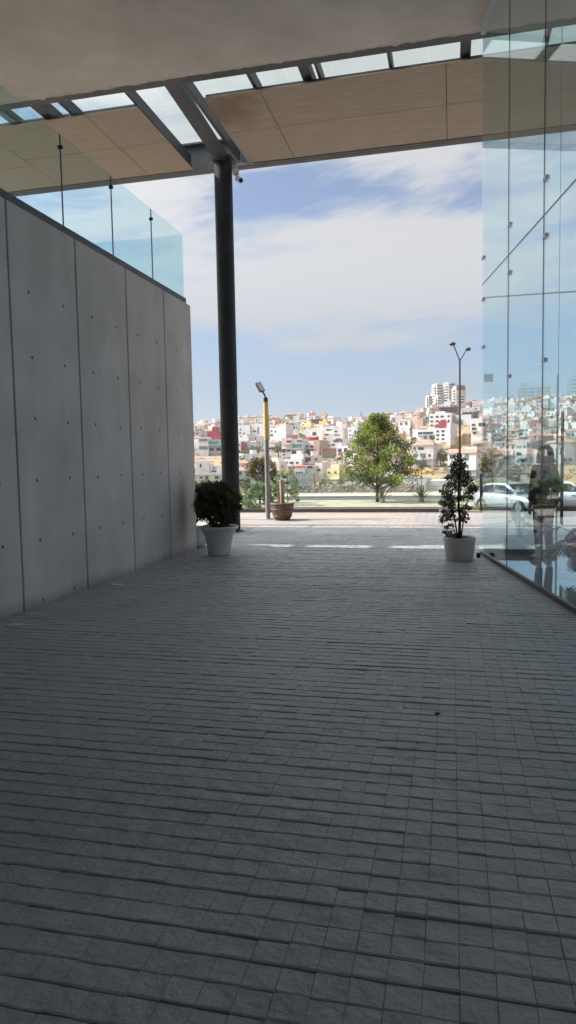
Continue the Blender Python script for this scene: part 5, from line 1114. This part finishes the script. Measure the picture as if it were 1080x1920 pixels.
# --- the many other houses, in rows from the ridge down to the valley
ROWS = [(752, 'ridge-top'), (712, 'second'), (668, 'third'), (625, 'fourth'), (585, 'fifth'), (545, 'sixth'), (508, 'seventh'), (472, 'eighth'), (438, 'ninth'), (405, 'tenth'), (374, 'eleventh'), (346, 'twelfth'), (318, 'thirteenth'), (292, 'fourteenth'), (262, 'fifteenth'), (236, 'sixteenth')]
CW = ['white']*34+['off-white']*14+['whitish pink']*8+['dull white']*9+['cream']*8+['grey']*8+['pink']*9+['tan']*6+['brown']*4+['ochre']*1+['red']*1+['pale blue']*4+['yellow']*1
rh = random.Random(42); LIST = []
for ri, (d0, rn) in enumerate(ROWS):
    x = 362+rh.uniform(-6, 6); row = []
    end = 1105 if d0 > 300 else 1080
    while x < end:
        i = rh.randrange(16); d = d0+rh.uniform(-11, 11); sc = rh.uniform(.74, 1.0)*(1.08 if d0 > 560 else 1); wpx = PROTO[i][3]*sc*F_PX/d; xc = x+wpx*.5
        x += wpx*rh.uniform(.98, 1.16)
        gap = .10 if d0 > 420 else .22
        if d0 < 300: gap = .42
        if rh.random() < gap: continue
        if any(a-wpx*.4 < xc < b_+wpx*.4 and abs(d-dd) < 34 for a, b_, dd in OCC): continue
        if any(abs(xc-c)/w_ < .9 and abs(d-q)/h_ < .75 for c, q, w_, h_, kk in OCHRE if kk >= .9): continue
        if 372 < xc < 416 and 270 < d < 340: continue
        row.append((xc, d, i, rh.choice(CW), R(-rh.uniform(2, 38) if rh.random() < .8 else rh.uniform(5, 30)), sc))
    row.sort()
    for n_, q in enumerate(row): LIST.append((q, rn, n_+1, d0))
# a few larger ones left of the wall, for the mirror view
row = []
for d0 in (560, 470, 400, 340, 250, 200):
    x = 165
    while x < 345:
        i = rh.randrange(16); sc = rh.uniform(1, 1.25); wpx = PROTO[i][3]*sc*F_PX/d0; row.append((x+wpx/2, d0+rh.uniform(-8, 8), i, rh.choice(CW), R(rh.uniform(-25, 25)), sc)); x += wpx*rh.uniform(1.05, 1.5)
row.sort()
for n_, q in enumerate(row): LIST.append((q, 'mirrored', n_+1, q[1]))
for (px, d, i, colr, rz_, sc), rn, n_, d0 in LIST:
    _, ns, ft, _w = PROTO[i]; f = (' with '+ft[0]) if ft else ''
    where = ('%s from left in the ridge-top row' % ORD(n_)) if rn == 'ridge-top' else ('%s from left among houses behind the wall' % ORD(n_)) if rn == 'mirrored' else ('%s from left in the %s row down' % (ORD(n_), rn))
    lb = '%s %s-storey house%s, %s' % (colr, COUNTW[ns], f, where)
    put_house(i, px, d, colr, rz_, sc, d0 < 520, lb)
print('houses', len(LIST))

# --- trees among the houses
FT = []
def far_tree_proto(kind, seed):
    rs = np.random.default_rng(seed)
    if kind == 'cypress': C = [np.array((rs.normal(0, .18), rs.normal(0, .18), z)) for z in np.linspace(.8, 6.6, 16)]; rad = [.75*(1-.75*i/15)+.1 for i in range(16)]; n = 40; sz = .3
    elif kind == 'palm':
        C = None
    else: C = [np.array((rs.normal(0, 1.1), rs.normal(0, 1.1), rs.uniform(2.0, 4.6))) for _ in range(26)]; rad = [rs.uniform(.5, 1.0) for _ in C]; n = 42; sz = .38
    t = bpy.data.objects.new('tree', None)
    m = MB()
    if kind == 'palm':
        m.tube([(0,0,-1),(.1,0,2),(.05,.1,4.6)], [.2,.16,.14], 8); tr = m.build('trunk', M['log']); f = MB()
        for k in range(16):
            a = k*2.4; el_ = rs.uniform(-.5, .9); d = Vector((math.cos(a), math.sin(a), 0)); s_ = Vector((-d.y, d.x, 0))*.22; b0 = Vector((.05, .1, 4.6)); p1 = b0+d*.9+Vector((0,0,.7*el_+.3)); p2 = b0+d*1.9+Vector((0,0,.7*el_-.3)); p3 = b0+d*2.5+Vector((0,0,el_*.5-1.1))
            f.add([b0-s_*.3,b0+s_*.3,p1+s_,p1-s_,p2+s_*.9,p2-s_*.9,p3], [(0,1,2,3),(3,2,4,5),(5,4,6)])
        cr = f.build('crown', LEAF['far'][0])
    else:
        m.tube([(0,0,-1),(.03,.02,1.5),(0,0,3.2)], [.2,.16,.06], 7); tr = m.build('trunk', M['bark'])
        P = clump_points(C, rad, [n]*len(C), .85); V, Fc = leaf_quads(P, sz); mi = np.repeat(rs.integers(0, 2, len(C)), n)
        if kind == 'lime': mi = np.where(rs.random(len(P)) < .6, 2, mi)
        cr = npmesh('crown', V, Fc, LEAF['far'], None, mi)
    a, b_ = tr.data, cr.data; bpy.data.objects.remove(tr); bpy.data.objects.remove(cr); return (a, b_)
FTP = {k: far_tree_proto(k, 60+i) for i, k in enumerate(('round', 'cypress', 'palm', 'lime'))}
KW = {'round': 'dark rounded tree', 'cypress': 'slim dark cypress', 'palm': 'palm tree', 'lime': 'lime green rounded tree'}
TL = [('cypress',546,745,1.0),('cypress',549,748,1.25),('cypress',556,750,.9),('cypress',576,752,1.3),('cypress',581,750,1.1),('round',563,745,1.3),('round',525,700,1.0),('cypress',678,770,1.6),('palm',567,455,1.5),('palm',571,452,1.3),('round',522,352,1.5),('round',474,366,1.1),('lime',482,360,1.1),('lime',466,362,1.0),('lime',589,338,.8),
      ('round',679,420,1.5),('round',690,415,1.3),('cypress',772,395,2.0),('cypress',777,350,1.6),('round',764,400,1.1),('lime',826,300,1.4),('lime',833,292,1.1),('round',820,315,1.3),('round',815,345,1.2),('lime',806,325,1.0),('palm',894,322,1.5),('palm',900,326,1.4),('lime',897,318,1.0),('round',851,440,1.0),('round',862,500,1.1),('round',880,255,1.6),('round',870,258,1.1),('round',735,300,1.4),('round',745,330,1.2),
      ('round',770,272,1.0),('round',790,262,.9),('lime',452,300,1.1),('round',500,290,1.2),('round',512,275,1.0),('round',430,480,1.0),('round',610,690,1.2),('round',698,680,1.1),('round',720,700,1.2),('round',925,430,1.3),('lime',950,390,1.2),('round',985,340,1.2),('round',1040,350,1.3),('palm',1010,300,1.4),('round',255,330,1.6),('round',290,300,1.5),('lime',220,280,1.3),('round',320,420,1.4),('round',180,240,1.3)]
rt = random.Random(77)
for k in range(46):
    px = rt.uniform(440, 1070); d = rt.choice((735, 690, 648, 606, 566, 528, 490, 455, 421, 390, 360, 332, 305))+rt.uniform(-6, 6)
    TL.append((rt.choice(('round', 'round', 'lime', 'cypress', 'round')), px, d, rt.uniform(.75, 1.25)))
cnt_ = {}
for kd, px, d, s_ in sorted(TL, key=lambda q: q[1]):
    p = at_dist(px, d); cnt_[kd] = cnt_.get(kd, 0)+1
    t = empty('tree', (p.x, p.y, terrain(p.x, p.y)), px*1.7, label='%s among the hillside houses, %s of its kind from the left' % (KW[kd], ORD(cnt_[kd])), cat='tree', group='trees among the hillside houses'); t.scale = (s_,)*3
    for nm, me in zip(('trunk', 'crown'), FTP[kd]): link(bpy.data.objects.new(nm, me), t)
# the air between here and the hill
m = MB(); m.box(-3200, 3200, -60, 3300, -60, 130)
hm = bpy.data.materials.new('thin_haze'); hm.use_nodes = True; nt = hm.node_tree; nt.nodes.clear()
ho = N(nt, 'ShaderNodeOutputMaterial'); pv = N(nt, 'ShaderNodeVolumePrincipled', Density=.00016, Anisotropy=.3); pv.inputs['Color'].default_value = (.93,.94,.97,1); L(nt, pv.outputs[0], ho.inputs['Volume'])
tag(m.build('haze', hm), kind='stuff')
